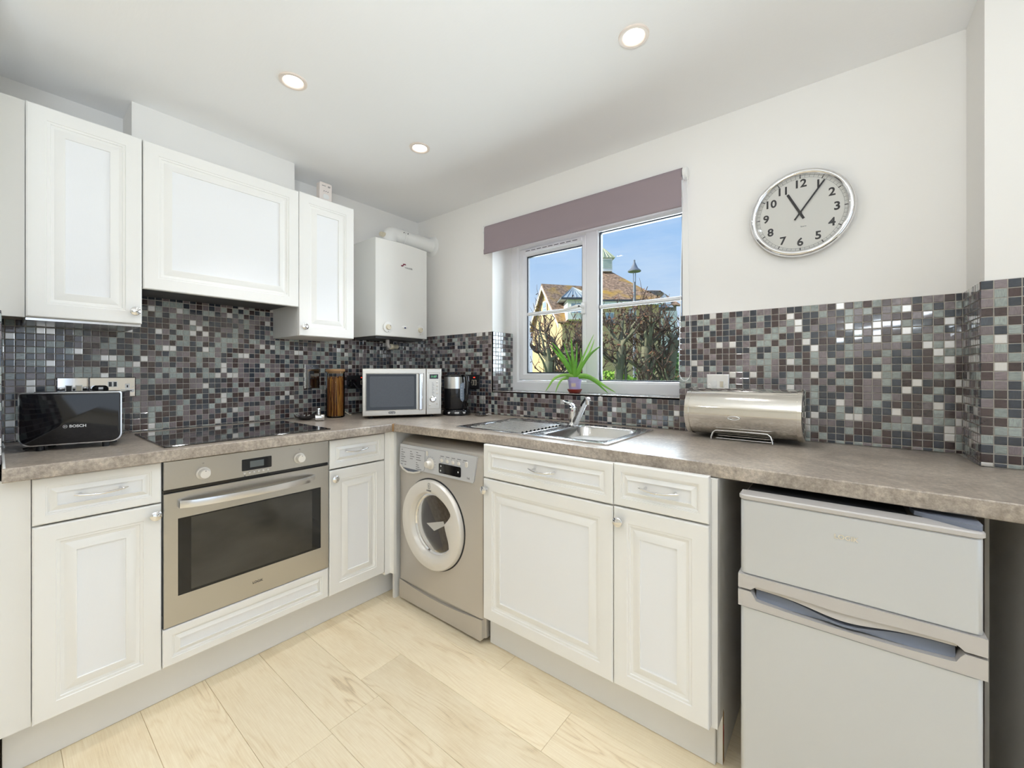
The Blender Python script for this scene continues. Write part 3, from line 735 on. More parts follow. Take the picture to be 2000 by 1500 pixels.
# --- wall cupboards
c = thing('wall_cabinet', 'white wall cupboard at the far left beside the hood cupboard', 'cabinet', (-2.29, 0.205, 1.36))
carcass(MU, 0.0590, 0.3515, 1.3600, 2.0830, -0.317, -0.0215, c)
d = front_panel('door', MU, 0.0590, 0.3510, 1.3625, 2.0830, c); knob(MU, 0.329, 1.408, d)
G(MU).box(0.0590, 0.3510, 1.352, 1.3595, -0.310, -0.020).build('light_pelmet', M_steel_h, c, 0)
g = G(MU); g.box(0.0042, 0.0575, 1.3600, 2.0850, -0.03, -0.014)
tag(g.build('filler_panel', M_carc, None, 0), 'tall white filler strip left of the first wall cupboard', 'panel')
c = thing('hood_cabinet', 'wide white raised cupboard over the hob hiding the extractor', 'cabinet', (-2.29, 0.649, 1.504))
carcass(MU, 0.3535, 0.9440, 1.530, 2.0830, -0.317, -0.0215, c)
front_panel('door', MU, 0.3545, 0.9430, 1.5020, 2.0820, c)
g = G(MU); g.box(0.372, 0.926, 1.512, 1.5295, -0.300, -0.022)
g.build('extractor', M_greyd, c, 0)
c = thing('wall_cabinet', 'narrow white wall cupboard between hood cupboard and boiler', 'cabinet', (-2.29, 1.094, 1.36))
carcass(MU, 0.9450, 1.2430, 1.3600, 2.0830, -0.314, -0.0215, c)
d = front_panel('door', MU, 0.9455, 1.2425, 1.3605, 2.0850, c); knob(MU, 0.967, 1.405, d)

# ------------------------------------------------------------------ WORKTOP (one continuous top with the sink cut-out)
wt = thing('worktop', 'mottled grey-brown stone effect worktop running round the corner', 'worktop', (-1.8, 1.3, 0.87))
g = G(); ZT0, ZT1 = 0.8705, 0.910
def slab(p): g.prism(p, ZT0, ZT1)
fx = -1.800                                   # back of the left nosing
slab([(-2.435, 0.0095), (fx, 0.0075), (fx, 1.285), (-2.435, 1.285)])
def fy(xx):                                   # front line of the right run
    pts = [(-1.786, 1.268), (-1.40, 1.298), (-1.053, 1.317), (-0.525, 1.303), (0.30, 1.281), (1.12, 1.262)]
    for (xa, ya), (xb, yb) in zip(pts, pts[1:]):
        if xx <= xb: return ya + (yb - ya) * (xx - xa) / (xb - xa)
    return pts[-1][1]
B = 0.012
xs = [-1.800, -1.786, -1.40, -1.053, -1.004, -0.685, -0.525, 0.309, 1.12]
SBX0, SBX1, SBY0, SBY1 = -1.000, -0.688, 1.418, 1.800     # bowl
for xa, xb in ((-1.800, -1.786), (-1.786, -1.40), (-1.40, -1.053), (-1.053, SBX0)):
    ya = 1.285 if xa < -1.79 else fy(xa) + B; yb = 1.285 if xb < -1.78 else fy(xb) + B
    slab([(xa, ya), (xb, yb), (xb, 1.9365), (xa, 1.9365)])
slab([(-2.435, 1.285), (-1.800, 1.285), (-1.800, 1.9365), (-2.435, 1.9365)])
slab([(SBX0, fy(SBX0) + B), (SBX1, fy(SBX1) + B), (SBX1, SBY0), (SBX0, SBY0)])
slab([(SBX0, SBY1), (SBX1, SBY1), (SBX1, 1.9365), (SBX0, 1.9365)])
slab([(SBX1, fy(SBX1) + B), (-0.525, fy(-0.525) + B), (-0.525, 1.9365), (SBX1, 1.9365)])
slab([(-0.525, fy(-0.525) + B), (0.30, fy(0.30) + B), (0.30, 1.9365), (-0.525, 1.9365)])
slab([(0.30, fy(0.30) + B), (1.12, fy(1.12) + B), (1.12, 1.7235), (0.309, 1.7235), (0.30, 1.9365)])
g.build('top', M_stone, wt, 0)
def nosing(name, line, nrm):
    """rounded front edge swept along a polyline; nrm = outward direction per point"""
    g = G(); prof = [(-B, ZT0), (-0.002, ZT0), (0.0, ZT0 + 0.002)] + [(-0.004 + 0.004 * math.cos(a), ZT1 - 0.004 + 0.004 * math.sin(a)) for a in (0, PI / 6, PI / 3, PI / 2)] + [(-B, ZT1)]
    g.loft([[(p[0] + nv[0] * o, p[1] + nv[1] * o, z) for o, z in prof] for p, nv in zip(line, nrm)])
    return g.build(name, M_stone, wt, 30)
nosing('front_edge', [(-1.788, 0.0075), (-1.788, 1.256), (-1.795, 1.270)], [(1, 0), (1, 0), (1, 0.2)])
xl = [-1.7865, -1.40, -1.053, -0.525, 0.30, 1.12]
nosing('front_edge', [(q, fy(q)) for q in xl], [(0, -1)] * 6)
g = G(); g.prism([(-1.800, 1.258), (-1.7895, 1.2575), (-1.7865, 1.268), (-1.7865, 1.285), (-1.800, 1.285)], ZT0 + 0.001, ZT1 - 0.0006)
g.build('joint_strip', M_chip, wt, 0)
g = G(); g.box(-2.43, -1.79, 0.009, 0.014, 0.9101, 0.9135)
g.build('sealant', M_white, wt, 0)

# ------------------------------------------------------------------ SINK AND TAP
sk = thing('sink', 'inset stainless steel sink with ribbed drainer under the window', 'sink', (-1.05, 1.61, 0.91))
g = G()
X0, X1, Y0, Y1 = -1.445, -0.655, 1.372, 1.850
zr = 0.9155
def rr(x0, x1, y0, y1, z, r, n=5):
    o = []
    for cx, cy, a0 in ((x1 - r, y0 + r, -PI / 2), (x1 - r, y1 - r, 0), (x0 + r, y1 - r, PI / 2), (x0 + r, y0 + r, PI)):
        for k in range(n + 1):
            a = a0 + PI / 2 * k / n; o.append((cx + r * math.cos(a), cy + r * math.sin(a), z))
    return o
# bowl half: outer rim loop to bowl loop
DX = -1.040                                    # drainer / bowl divide
def ring_loft(rs, capl=False): g.loft(rs, True, False, capl)
rim = [rr(DX, X1, Y0, Y1, 0.9101, 0.012), rr(DX, X1, Y0, Y1, zr, 0.012), rr(DX + 0.003, X1 - 0.008, Y0 + 0.008, Y1 - 0.008, zr + 0.0012, 0.012), rr(SBX0 + 0.004, SBX1 - 0.004, SBY0 + 0.004, SBY1 - 0.004, zr - 0.001, 0.055),
       rr(SBX0 + 0.010, SBX1 - 0.010, SBY0 + 0.010, SBY1 - 0.010, zr - 0.010, 0.052), rr(SBX0 + 0.018, SBX1 - 0.018, SBY0 + 0.018, SBY1 - 0.018, 0.785, 0.050), rr(SBX0 + 0.045, SBX1 - 0.045, SBY0 + 0.045, SBY1 - 0.045, 0.765, 0.04)]
ring_loft(rim, True)
g.build('bowl', M_sink, sk, 50)
g = G()
dr = [rr(X0, DX, Y0, Y1, 0.9101, 0.012), rr(X0, DX, Y0, Y1, zr, 0.012), rr(X0 + 0.010, DX - 0.003, Y0 + 0.008, Y1 - 0.008, zr + 0.0012, 0.012), rr(X0 + 0.030, DX - 0.010, Y0 + 0.030, Y1 - 0.060, zr, 0.02), rr(X0 + 0.040, DX - 0.014, Y0 + 0.040, Y1 - 0.070, zr - 0.0048, 0.02)]
g.loft(dr, True, False, True)
g.build('drainer', M_sink, sk, 50)
for k in range(11):
    y_ = Y0 + 0.060 + k * 0.0305
    g = G(); g.loft([[(X0 + 0.055 + 0.010 * (k % 2), y_ + a, 0.9106 + b), (DX - 0.045, y_ + a, 0.9106 + b)] for a, b in ((-0.0095, 0), (-0.0055, 0.0042), (0.0, 0.0056), (0.0055, 0.0042), (0.0095, 0))], False, False, False)
    g.build('rib', M_sink, sk, 60)
g = G(); g.lathe([(0.012, 0), (0.014, 0.002), (0.010, 0.004), (0.008, 0.001), (0.0002, 0.0008)], (SBX0 + 0.0165, 1.485, 0.872), (1, 0, 0.1), 20)
g.build('overflow', M_chrome, sk)
g = G(); g.lathe([(0.040, 0), (0.038, 0.003), (0.030, 0.001), (0.0002, 0.0015)], (-0.844, 1.61, 0.7652), (0, 0, 1), 28)
g.build('waste', M_chrome, sk)
tp = thing('mixer_tap', 'chrome single lever mixer tap at the back of the sink', 'tap', (-1.012, 1.745, 0.916))
g = G(); g.lathe([(0.027, 0.9165), (0.027, 0.921), (0.0225, 0.927), (0.0205, 0.94), (0.020, 0.980), (0.021, 0.996), (0.019, 1.004), (0.004, 1.008)], (-1.012, 1.745, 0), (0, 0, 1), 28)
g.build('body', M_chrome, tp)
g = G()
sp0, sp1 = Vector((-0.995, 1.735, 0.935)), Vector((-0.893, 1.655, 1.050))
dirv = (sp1 - sp0).normalized(); side = Vector((dirv.y, -dirv.x, 0)).normalized(); up = side.cross(dirv)
def sect(c, w, h): return [c + side * w * a + up * h * b for a, b in ((-1, -0.7), (-0.7, -1), (0.7, -1), (1, -0.7), (1, 0.7), (0.7, 1), (-0.7, 1), (-1, 0.7))]
g.loft([sect(sp0, 0.014, 0.016), sect(sp0.lerp(sp1, 0.3), 0.0135, 0.0125), sect(sp0.lerp(sp1, 0.85), 0.012, 0.010), sect(sp1 + Vector((0.012, -0.010, 0.006)), 0.012, 0.009), sect(sp1 + Vector((0.022, -0.018, 0.003)), 0.010, 0.006)])
g.build('spout', M_chrome, tp, 45)
g = G(); e0 = sp1 + Vector((0.014, -0.011, 0.004)); g.cyl(e0, e0 + Vector((0, 0, -0.024)), 0.0115, 0.0105, 20)
g.build('aerator', M_steel_h, tp)
g = G(); pts = [(-1.004, 1.742, 1.003), (-1.014, 1.742, 1.015), (-1.030, 1.738, 1.023), (-1.048, 1.733, 1.029), (-1.060, 1.730, 1.033)]
rings_ = []
for i, p in enumerate(pts):
    wdt = (0.016, 0.019, 0.015, 0.011, 0.008)[i]; th = (0.007, 0.010, 0.006, 0.004, 0.003)[i]
    rings_.append([(p[0], p[1] + wdt * math.cos(a), p[2] + th * math.sin(a)) for a in [2 * PI * k / 12 for k in range(12)]])
g.loft(rings_)
lv = g.build('lever', M_chrome, tp, 50)
G().cyl((-1.006, 1.7245, 0.990), (-1.005, 1.7235, 0.990), 0.0035, n=10).build('indicator', M_brand_red, lv)

# ------------------------------------------------------------------ HOB
hb = thing('hob', 'black glass ceramic hob set in the worktop above the oven', 'hob', (-2.09, 0.662, 0.91))
g = G(); g.box(-2.335, -1.840, 0.362, 0.962, 0.9102, 0.9150, 0.0015); g.build('glass', M_hob, hb, 0)
M_zone = mat('zone_grey', srgb(40, 40, 42), 0.3)
for cx, cy, r in ((-2.21, 0.52, 0.092), (-2.21, 0.80, 0.072), (-1.98, 0.52, 0.072), (-1.98, 0.80, 0.105)):
    g = G(); g.lathe([(r, 0), (r - 0.0015, 0.00004)], (cx, cy, 0.91512), (0, 0, 1), 48, False, False)
    g.build('zone_marking', M_zone, hb, 0)

# ------------------------------------------------------------------ OVEN
ov = thing('oven', 'built-in stainless steel single oven below the hob', 'oven', (-2.1, 0.649, 0.285))
g = G(ML); g.box(0.372, 0.926, 0.290, 0.850, -0.55, -0.024); g.build('body', M_greyd, ov, 0)
g = G(ML); g.box(0.3575, 0.9415, 0.7655, 0.8645, -0.022, 0.0, 0.0015); cp = g.build('control_panel', M_steel, ov)
g = G(ML); g.rrect(0.594, 0.701, 0.7885, 0.8335, 0.0, 0.0012, 0.003); disp = g.build('display', M_black, cp)
g = G(ML); g.box(0.622, 0.672, 0.799, 0.824, 0.0012, 0.0016); g.build('screen', M_lcd, cp)
for k in range(6):
    u = 0.604 + k * 0.0168
    g = G(ML); g.lathe([(0.0045, 0), (0.0045, 0.003), (0.0035, 0.004), (0.0002, 0.004)], (u, 0.779, 0), (0, 0, 1), 14); g.build('button', M_steel_h, cp)
g = G(ML)
g.poly([(0.6005, 0.7705, 0.0004), (0.6075, 0.7705, 0.0004), (0.604, 0.7665, 0.0004)]); g.poly([(0.684, 0.7665, 0.0004), (0.691, 0.7665, 0.0004), (0.6875, 0.7705, 0.0004)])
text_into(g, T(0.470, 0.842, 0.0003), 'O', 0.006); text_into(g, T(0.813, 0.842, 0.0003), '°C', 0.006)
g.build('lettering', M_inkgrey, cp, 0)
for u in (0.470, 0.811):
    g = G(ML); g.lathe([(0.0225, 0), (0.0225, 0.004), (0.0205, 0.006), (0.0178, 0.006), (0.0165, 0.024), (0.0150, 0.027), (0.0002, 0.0272)], (u, 0.806, 0), (0, 0, 1), 32)
    kn = g.build('dial', M_silver_l, cp, 40)
    g = G(ML); g.cyl((u + 0.001, 0.817, 0.0265), (u + 0.001, 0.817, 0.0276), 0.0016, n=8); g.build('pointer', M_ink, cp)
g = G(ML); g.box(0.3575, 0.9415, 0.7535, 0.7650, -0.022, -0.010); g.build('vent_gap', M_black, ov, 0)
g = G(ML); g.rects([(0.3575, 0.9415, 0.2870, 0.7525, -0.022), (0.3575, 0.9415, 0.2870, 0.7525, -0.0015), (0.359, 0.940, 0.2885, 0.751, 0.0), (0.3965, 0.9050, 0.3880, 0.6600, 0.0), (0.3970, 0.9045, 0.3885, 0.6595, -0.004)], cap=False)
od = g.build('door', M_steel, ov, 25)
g = G(ML); g.box(0.3970, 0.9045, 0.3885, 0.6595, -0.010, -0.003); g.build('glass', M_ovenglass, od, 0)
g = G(ML); g.box(0.4350, 0.8680, 0.3960, 0.6545, -0.003, -0.0028); g.build('inner_window', M_oveninner, od, 0)
g = G(ML); rings_ = []
for k in range(19):
    t = k / 18; u = 0.398 + (0.873 - 0.398) * t; w = 0.012 + 0.040 * math.sin(PI * t) ** 0.55
    rings_.append([(u, 0.711 + a, w + b) for a, b in ((-0.0135, -0.002), (-0.0125, 0.004), (0, 0.006), (0.0125, 0.004), (0.0135, -0.002), (0.0115, -0.006), (-0.0115, -0.006))])
g.loft(rings_)
for u in (0.402, 0.869): g.box(u - 0.004, u + 0.004, 0.699, 0.723, -0.002, 0.014)
g.build('handle', M_steel_h, od, 40)
g = G(ML); text_into(g, T(0.650, 0.339, 0.0003), 'LOGIK', 0.0125, 0.0002); g.build('lettering', M_ink, od, 0)

# ------------------------------------------------------------------ WASHING MACHINE
wm = thing('washing_machine', 'silver front loading washing machine under the worktop in the corner', 'washing machine', (-1.494, 1.6, 0.0))
MW = FR('R', 1.304)
g = G(MW)
u0, u1 = -1.789, -1.199
side = [(0.002, 0.11), (0.002, 0.690), (-0.004, 0.800), (-0.012, 0.818), (-0.035, 0.832), (-0.075, 0.842), (-0.57, 0.848), (-0.57, 0.02), (-0.012, 0.02), (-0.006, 0.11)]
def wsect(u, ins): return [(u, v - (ins if v > 0.8 else 0), w - (ins if w > -0.05 else 0)) for w, v in side]
g.loft([wsect(u0, 0.012), wsect(u0 + 0.006, 0.004), wsect(u0 + 0.020, 0.0), wsect(u1 - 0.020, 0.0), wsect(u1 - 0.006, 0.004), wsect(u1, 0.012)])
g.build('body', M_silver, wm, 30)
# plinth panel with sagging top line
g = G(MW)
n = 16; top = [(u0 + 0.004 + (u1 - u0 - 0.008) * k / n, 0.108 - 0.020 * math.sin(PI * k / n)) for k in range(n + 1)]
poly = [(u0 + 0.012, 0.014), (u1 - 0.014, 0.014), (u1 - 0.004, 0.026)] + list(reversed(top)) + [(u0 + 0.004, 0.026)]
g.prism(poly, -0.014, 0.0045); g.build('kick_panel', M_silver, wm, 30)
# control fascia: sloped panel
g = G(MW)
def fw(v): return 0.004 + 0.004 * (0.80 - v) / 0.11
A = [(u0 + 0.010, 0.690), (u1 - 0.055, 0.690), (u1 - 0.050, 0.696), (u1 - 0.034, 0.806), (u0 + 0.012, 0.806)]
bk = [g.V((p[0], p[1], -0.006)) for p in A]; ft = [g.V((p[0], p[1], fw(p[1]))) for p in A]
g.F(ft); [g.F([bk[i], bk[(i + 1) % 5], ft[(i + 1) % 5], ft[i]]) for i in range(5)]
fa = g.build('fascia', M_panelblue, wm, 20)
g = G(MW); pts = arc(-1.679, 0.700, 0.078, PI * 1.08, PI * 1.92, 12)
g.prism([(-1.770, 0.702), ] + [(p[0], 0.702 + (p[1] - 0.700) * 0.40) for p in pts] + [(-1.590, 0.702)], -0.004, 0.0035); g.build('drawer_pull', M_greyb, fa, 0)
g = G(MW); g.tube([(-1.772, 0.700, 0.007), (-1.745, 0.682, 0.010), (-1.705, 0.672, 0.012), (-1.66, 0.674, 0.011), (-1.61, 0.686, 0.008)], 0.0045, 8); g.build('drawer_lip', M_silver_l, fa)
g = G(MW); rim_ = [(-1.775, 0.690), (-1.596, 0.690), (-1.582, 0.697), (-1.578, 0.708), (-1.578, 0.790), (-1.775, 0.790)]
for (p, q) in zip(rim_[1:], rim_[2:]):
    g.tube([(p[0], p[1], fw(p[1]) + 0.0003), (q[0], q[1], fw(q[1]) + 0.0003)], 0.0007, 4)
g.build('drawer_seam', M_inkgrey, fa, 0)
g = G(MW)
def lines(u, v, ws, step=0.0115):
    for k, wv in enumerate(ws):
        vv = v - k * step
        g.box(u, u + wv, vv, vv + 0.0026, fw(vv) + 0.0002, fw(vv) + 0.0006)
lines(-1.766, 0.778, (0.012,)); lines(-1.766, 0.765, (0.030, 0.020, 0.034, 0.024, 0.044)); lines(-1.766, 0.705, (0.014,)); lines(-1.736, 0.705, (0.012,))
lines(-1.694, 0.775, (0.014,)); lines(-1.694, 0.763, (0.022, 0.034, 0.022))
lines(-1.645, 0.775, (0.014,)); lines(-1.645, 0.763, (0.038, 0.030, 0.036)); lines(-1.645, 0.725, (0.010, 0.020, 0.026, 0.042), 0.010)
for k in range(5): lines(-1.468 + k * 0.038, 0.780, (0.024,)) ; lines(-1.470 + k * 0.038, 0.772, (0.004,))
text_into(g, T(-1.283, 0.706, fw(0.706) + 0.0002), '1-6', 0.014, 0.0002)
g.build('lettering', M_inkgrey, fa, 0)
g = G(MW); g.lathe([(0.027, 0), (0.027, 0.004), (0.024, 0.007), (0.019, 0.008), (0.016, 0.026), (0.013, 0.029), (0.0002, 0.0295)], (-1.536, 0.736, fw(0.736)), (0, 0, 1), 32); g.build('programme_dial', M_silver_l, fa, 40)
g = G(MW)
for k in range(16):
    a = 2 * PI * k / 16; g.box(-1.536 + 0.034 * math.cos(a) - 0.001, -1.536 + 0.034 * math.cos(a) + 0.001, 0.736 + 0.034 * math.sin(a) - 0.001, 0.736 + 0.034 * math.sin(a) + 0.001, fw(0.736), fw(0.736) + 0.001)
g.build('dial_mark', M_inkgrey, fa, 0)
g = G(MW); g.rrect(-1.568, -1.556, 0.770, 0.794, fw(0.78), fw(0.78) + 0.004, 0.0055, edge=0.001); g.build('power_button', M_silver_l, fa)
for k in range(4):
    g = G(MW); g.lathe([(0.0085, 0), (0.0085, 0.003), (0.006, 0.0045), (0.0002, 0.0048)], (-1.456 + k * 0.0375, 0.762, fw(0.762)), (0, 0, 1), 18); g.build('button', M_silver_l, fa, 40)
g = G(MW); g.rrect(-1.302, -1.286, 0.752, 0.778, fw(0.765), fw(0.765) + 0.004, 0.0075, edge=0.001); g.build('start_button', M_silver_l, fa)
g = G(MW); g.rrect(-1.475, -1.328, 0.702, 0.748, fw(0.70), fw(0.70) + 0.0012, 0.007); g.build('display', M_black, fa)
for uu, vv in ((-1.460, 0.736), (-1.462, 0.714), (-1.345, 0.724)):
    g = G(MW); g.lathe([(0.004, 0), (0.0002, 0.0002)], (uu, vv, fw(0.70) + 0.0013), (0, 0, 1), 10)
    g.build('display_symbol', M_inkwhite, fa, 0)
# door
DC, DV, DRAD = -1.523, 0.448, 0.212
g = G(MW); g.lathe([(DRAD + 0.006, 0), (DRAD + 0.006, 0.004), (DRAD, 0.005)], (DC, DV, 0), (0, 0, 1), 72, False, False); g.build('door_seal', M_blackm, wm)
g = G(MW)
NB = 120
GT = [(-180, .135), (-120, .142), (-90, .147), (-59, .151), (-40, .160), (-34, .163), (-25, .148), (-10, .122), (0, .112), (10, .107), (16, .112), (22, .140), (28, .168), (40, .165), (60, .158), (90, .154), (108, .153), (140, .145), (180, .135)]
def gr(a):     # inner edge of the ring: round with a finger grip bulging in on the right
    d = math.degrees((a + PI) % (2 * PI) - PI)
    for (a0_, r0_), (a1_, r1_) in zip(GT, GT[1:]):
        if d <= a1_:
            return r0_ + (r1_ - r0_) * (d - a0_) / (a1_ - a0_)
    return .135
def circ(f, w): return [(DC + f(2 * PI * k / NB) * math.cos(2 * PI * k / NB), DV + f(2 * PI * k / NB) * math.sin(2 * PI * k / NB), w(2 * PI * k / NB) if callable(w) else w) for k in range(NB)]
g.loft([circ(lambda a: DRAD, 0.004), circ(lambda a: DRAD, 0.018), circ(lambda a: DRAD - 0.006, 0.026), circ(lambda a: DRAD - 0.030, 0.031), circ(lambda a: gr(a) + 0.006, 0.030), circ(lambda a: gr(a), 0.026), circ(lambda a: gr(a) - 0.010, 0.006)], True, False, False)
wd = g.build('door', M_silver_l, wm, 40)
g = G(MW); g.lathe([(0.152, 0.004), (0.150, 0.010), (0.140, 0.012), (0.134, 0.006), (0.132, 0.004)], (DC + 0.020, DV + 0.006, 0), (0, 0, 1), 64, False, False); g.build('glass_rim', M_chrome, wd, 40)
g = G(MW); g.lathe([(0.134, 0.0065), (0.120, 0.010), (0.080, 0.012), (0.0002, 0.0125)], (DC + 0.020, DV + 0.006, 0), (0, 0, 1), 48, False, False); g.build('glass', M_drumglass, wd, 60)
g = G(MW); g.lathe([(0.185, 0.0028), (0.002, 0.0028)], (DC, DV, 0), (0, 0, 1), 48, False, True); g.build('drum', mat('drum_steel', srgb(104, 96, 88), 0.5, metal=0.6, vary=(60, 0.25, ONE)), wd, 0)
g = G(MW); g.prism([(DC - 0.105, DV + 0.03), (DC - 0.055, DV + 0.118), (DC + 0.03, DV + 0.0), (DC + 0.075, DV - 0.105), (DC + 0.0, DV - 0.12), (DC - 0.07, DV - 0.08)], 0.003, 0.0036); g.build('drum_dark_patch', mat('drum_dark_grey', srgb(62, 58, 60), 0.5), wd, 0)  # flat dark grey shape laid over the drum disc
g = G(MW); g.prism([(DC - 0.045, DV - 0.005), (DC + 0.075, DV + 0.03), (DC + 0.085, DV + 0.012), (DC + 0.01, DV - 0.03)], 0.0036, 0.0042); g.build('drum_paddle', M_white, wd, 0)
g = G(MW)
for q in range(24):
    a, b = 2 * PI * q / 24, 2 * PI * (q + 1) / 24
    g.poly([(DC + 0.004 + 0.011 * math.cos(a), DV + 0.189 + 0.0135 * math.sin(a), 0.0313), (DC + 0.004 + 0.011 * math.cos(b), DV + 0.189 + 0.0135 * math.sin(b), 0.0313), (DC + 0.004 + 0.0095 * math.cos(b), DV + 0.189 + 0.012 * math.sin(b), 0.0313), (DC + 0.004 + 0.0095 * math.cos(a), DV + 0.189 + 0.012 * math.sin(a), 0.0313)])
g.box(DC + 0.003, DC + 0.005, DV + 0.182, DV + 0.196, 0.0308, 0.0315)
text_into(g, T(DC + 0.004, DV + 0.166, 0.0315), 'INDESIT', 0.0095, 0.0003)
g.build('lettering', M_inkgrey, wd, 0)

# ------------------------------------------------------------------ FRIDGE FREEZER
fr = thing('fridge_freezer', 'silver grey two-door undercounter fridge freezer in the bay', 'fridge', (0.01, 1.5, 0.0))
MF = FR('R', 1.238)
U0, U1 = -0.2125, 0.2315
g = G(MF); g.box(U0 + 0.004, U1 - 0.004, 0.03, 0.842, -0.455, -0.052, 0.004)
for uu in (U0 + 0.04, U1 - 0.04): g.cyl((uu, 0.001, -0.10), (uu, 0.03, -0.10), 0.016); g.cyl((uu, 0.001, -0.40), (uu, 0.03, -0.40), 0.016)
g.build('body', M_fridge_t, fr, 30)
def fdoor(name, v0, v1):
    g = G(MF); rg = []
    for v, ins in ((v0, 0.004), (v0 + 0.004, 0), (v1 - 0.004, 0), (v1, 0.004)):
        o = []
        r = 0.014
        o += [(U0 + 0.004, -0.048), (U1 - 0.004, -0.048)]
        q = [(U1 - 0.004 - r + r * math.cos(a), -r + r * math.sin(a)) for a in [PI / 2 * k / 5 for k in range(6)]]
        q2 = [(U0 + 0.004 + r + r * math.cos(a), -r + r * math.sin(a)) for a in [PI / 2 + PI / 2 * k / 5 for k in range(6)]]
        o += q + q2
        rg.append([(a, v, b - (ins if b > -0.04 else 0)) for a, b in o])
    g.loft(rg)
    return g.build(name, M_fridge, fr, 40)
fd1 = fdoor('freezer_door', 0.640, 0.838)
fd2 = fdoor('fridge_door', 0.035, 0.556)
def band(name, par, poly_, w1, m):
    g = G(MF); g.prism(poly_, -0.046, w1); return g.build(name, m, par, 30)
# moulded handle bands with the wavy finger recess between them
N = 40
def wave(t):   # middle line of the grip
    return -0.016 * math.exp(-((t - 0.5) / 0.22) ** 2)
H0, H1 = U0 + 0.035, U1 - 0.038
upper = [(U0, 0.640), (U0, 0.6035), (H0 - 0.006, 0.6035), (H0, 0.609), (H0 + 0.008, 0.6145)]
for k in range(N + 1):
    t = k / N; upper.append((H0 + 0.012 + (H1 - H0 - 0.024) * t, 0.6150 + 0.9 * wave(t) * 0.35))
upper += [(H1 - 0.008, 0.6145), (H1, 0.609), (H1 + 0.006, 0.6035), (U1, 0.6035), (U1, 0.640)]
band('handle_band', fd1, upper, 0.004, M_fridge_t)
lower = [(U1, 0.556), (U1, 0.598), (H1 + 0.006, 0.598), (H1, 0.590), (H1 - 0.006, 0.578)]
for k in range(N + 1):
    t = 1 - k / N; lower.append((H0 + 0.012 + (H1 - H0 - 0.024) * t, 0.5765 - 0.006 * math.sin(PI * t)))
lower += [(H0 + 0.006, 0.578), (H0, 0.590), (H0 - 0.006, 0.598), (U0, 0.598), (U0, 0.556)]
band('handle_band', fd2, lower, 0.004, M_fridge_t)
# upper and lower curled lips in the recess
g = G(MF); a_ = []; b_ = []
for k in range(N + 1):
    t = k / N; u = H0 + 0.004 + (H1 - H0 - 0.008) * t
    a_.append(u); b_.append(wave(t))
g.loft([[(u, 0.6145, -0.030) for u in a_], [(u, 0.6145 + 0.3 * v, 0.001 - 0.004) for u, v in zip(a_, b_)], [(u, 0.606 + v, -0.004 + 0.25 * -v) for u, v in zip(a_, b_)], [(u, 0.6045 + v, -0.030) for u, v in zip(a_, b_)]], False, False, False)
g.build('upper_grip', M_fridge_t, fd1, 60)
g = G(MF)
g.loft([[(u, 0.5990 + v, -0.030) for u, v in zip(a_, b_)], [(u, 0.5975 + v, -0.020 + 1.1 * -v) for u, v in zip(a_, b_)], [(u, 0.586 + 0.6 * v, -0.018 + 1.0 * -v) for u, v in zip(a_, b_)], [(u, 0.5735, -0.010) for u, v in zip(a_, b_)]], False, False, False)
g.build('lower_grip', M_greyb, fd2, 60)
g = G(MF); g.box(U0 + 0.01, U1 - 0.01, 0.585, 0.640, -0.052, -0.036); g.build('gasket', M_blackm, fr, 0)
# top trim cap of the freezer door and hinge cover
g = G(MF); rg = []
for v, gro in ((0.8375, -0.001), (0.840, 0.002), (0.848, 0.002), (0.851, -0.001)):
    r = 0.016; q = [(U0 + 0.002, -0.052), (U1 - 0.002, -0.052)] + [(U1 - 0.002 - r + (r + gro) * math.cos(a), -r + 0.001 + (r + gro) * math.sin(a)) for a in [PI / 2 * k / 5 for k in range(6)]] + [(U0 + 0.002 + r + (r + gro) * math.cos(a), -r + 0.001 + (r + gro) * math.sin(a)) for a in [PI / 2 + PI / 2 * k / 5 for k in range(6)]]
    rg.append([(a, v, b) for a, b in q])
g.loft(rg); g.build('top_trim', M_fridge_t, fd1, 40)
g = G(FR('U', 0.8512)); pts = [(U1 - 0.105, 1.330), (U1 - 0.100, 1.300), (U1 - 0.075, 1.283), (U1 - 0.050, 1.266), (U1 - 0.025, 1.2500), (U1 - 0.006, 1.2480), (U1 - 0.002, 1.262), (U1 - 0.004, 1.330)]
g.prism(pts, 0, 0.010); g.build('hinge_cover', M_greyb, fr, 30)
g = G(MF); g.box(U0 + 0.012, U1 - 0.11, 0.8425, 0.8485, -0.455, -0.060, 0.002); g.build('top_lid', M_greyd, fr, 30)
g = G(MF); text_into(g, T(0.011, 0.787, 0.0006), 'LOGIK', 0.0150, 0.0002, 0.0014); g.build('lettering', M_chrome, fd1, 0)

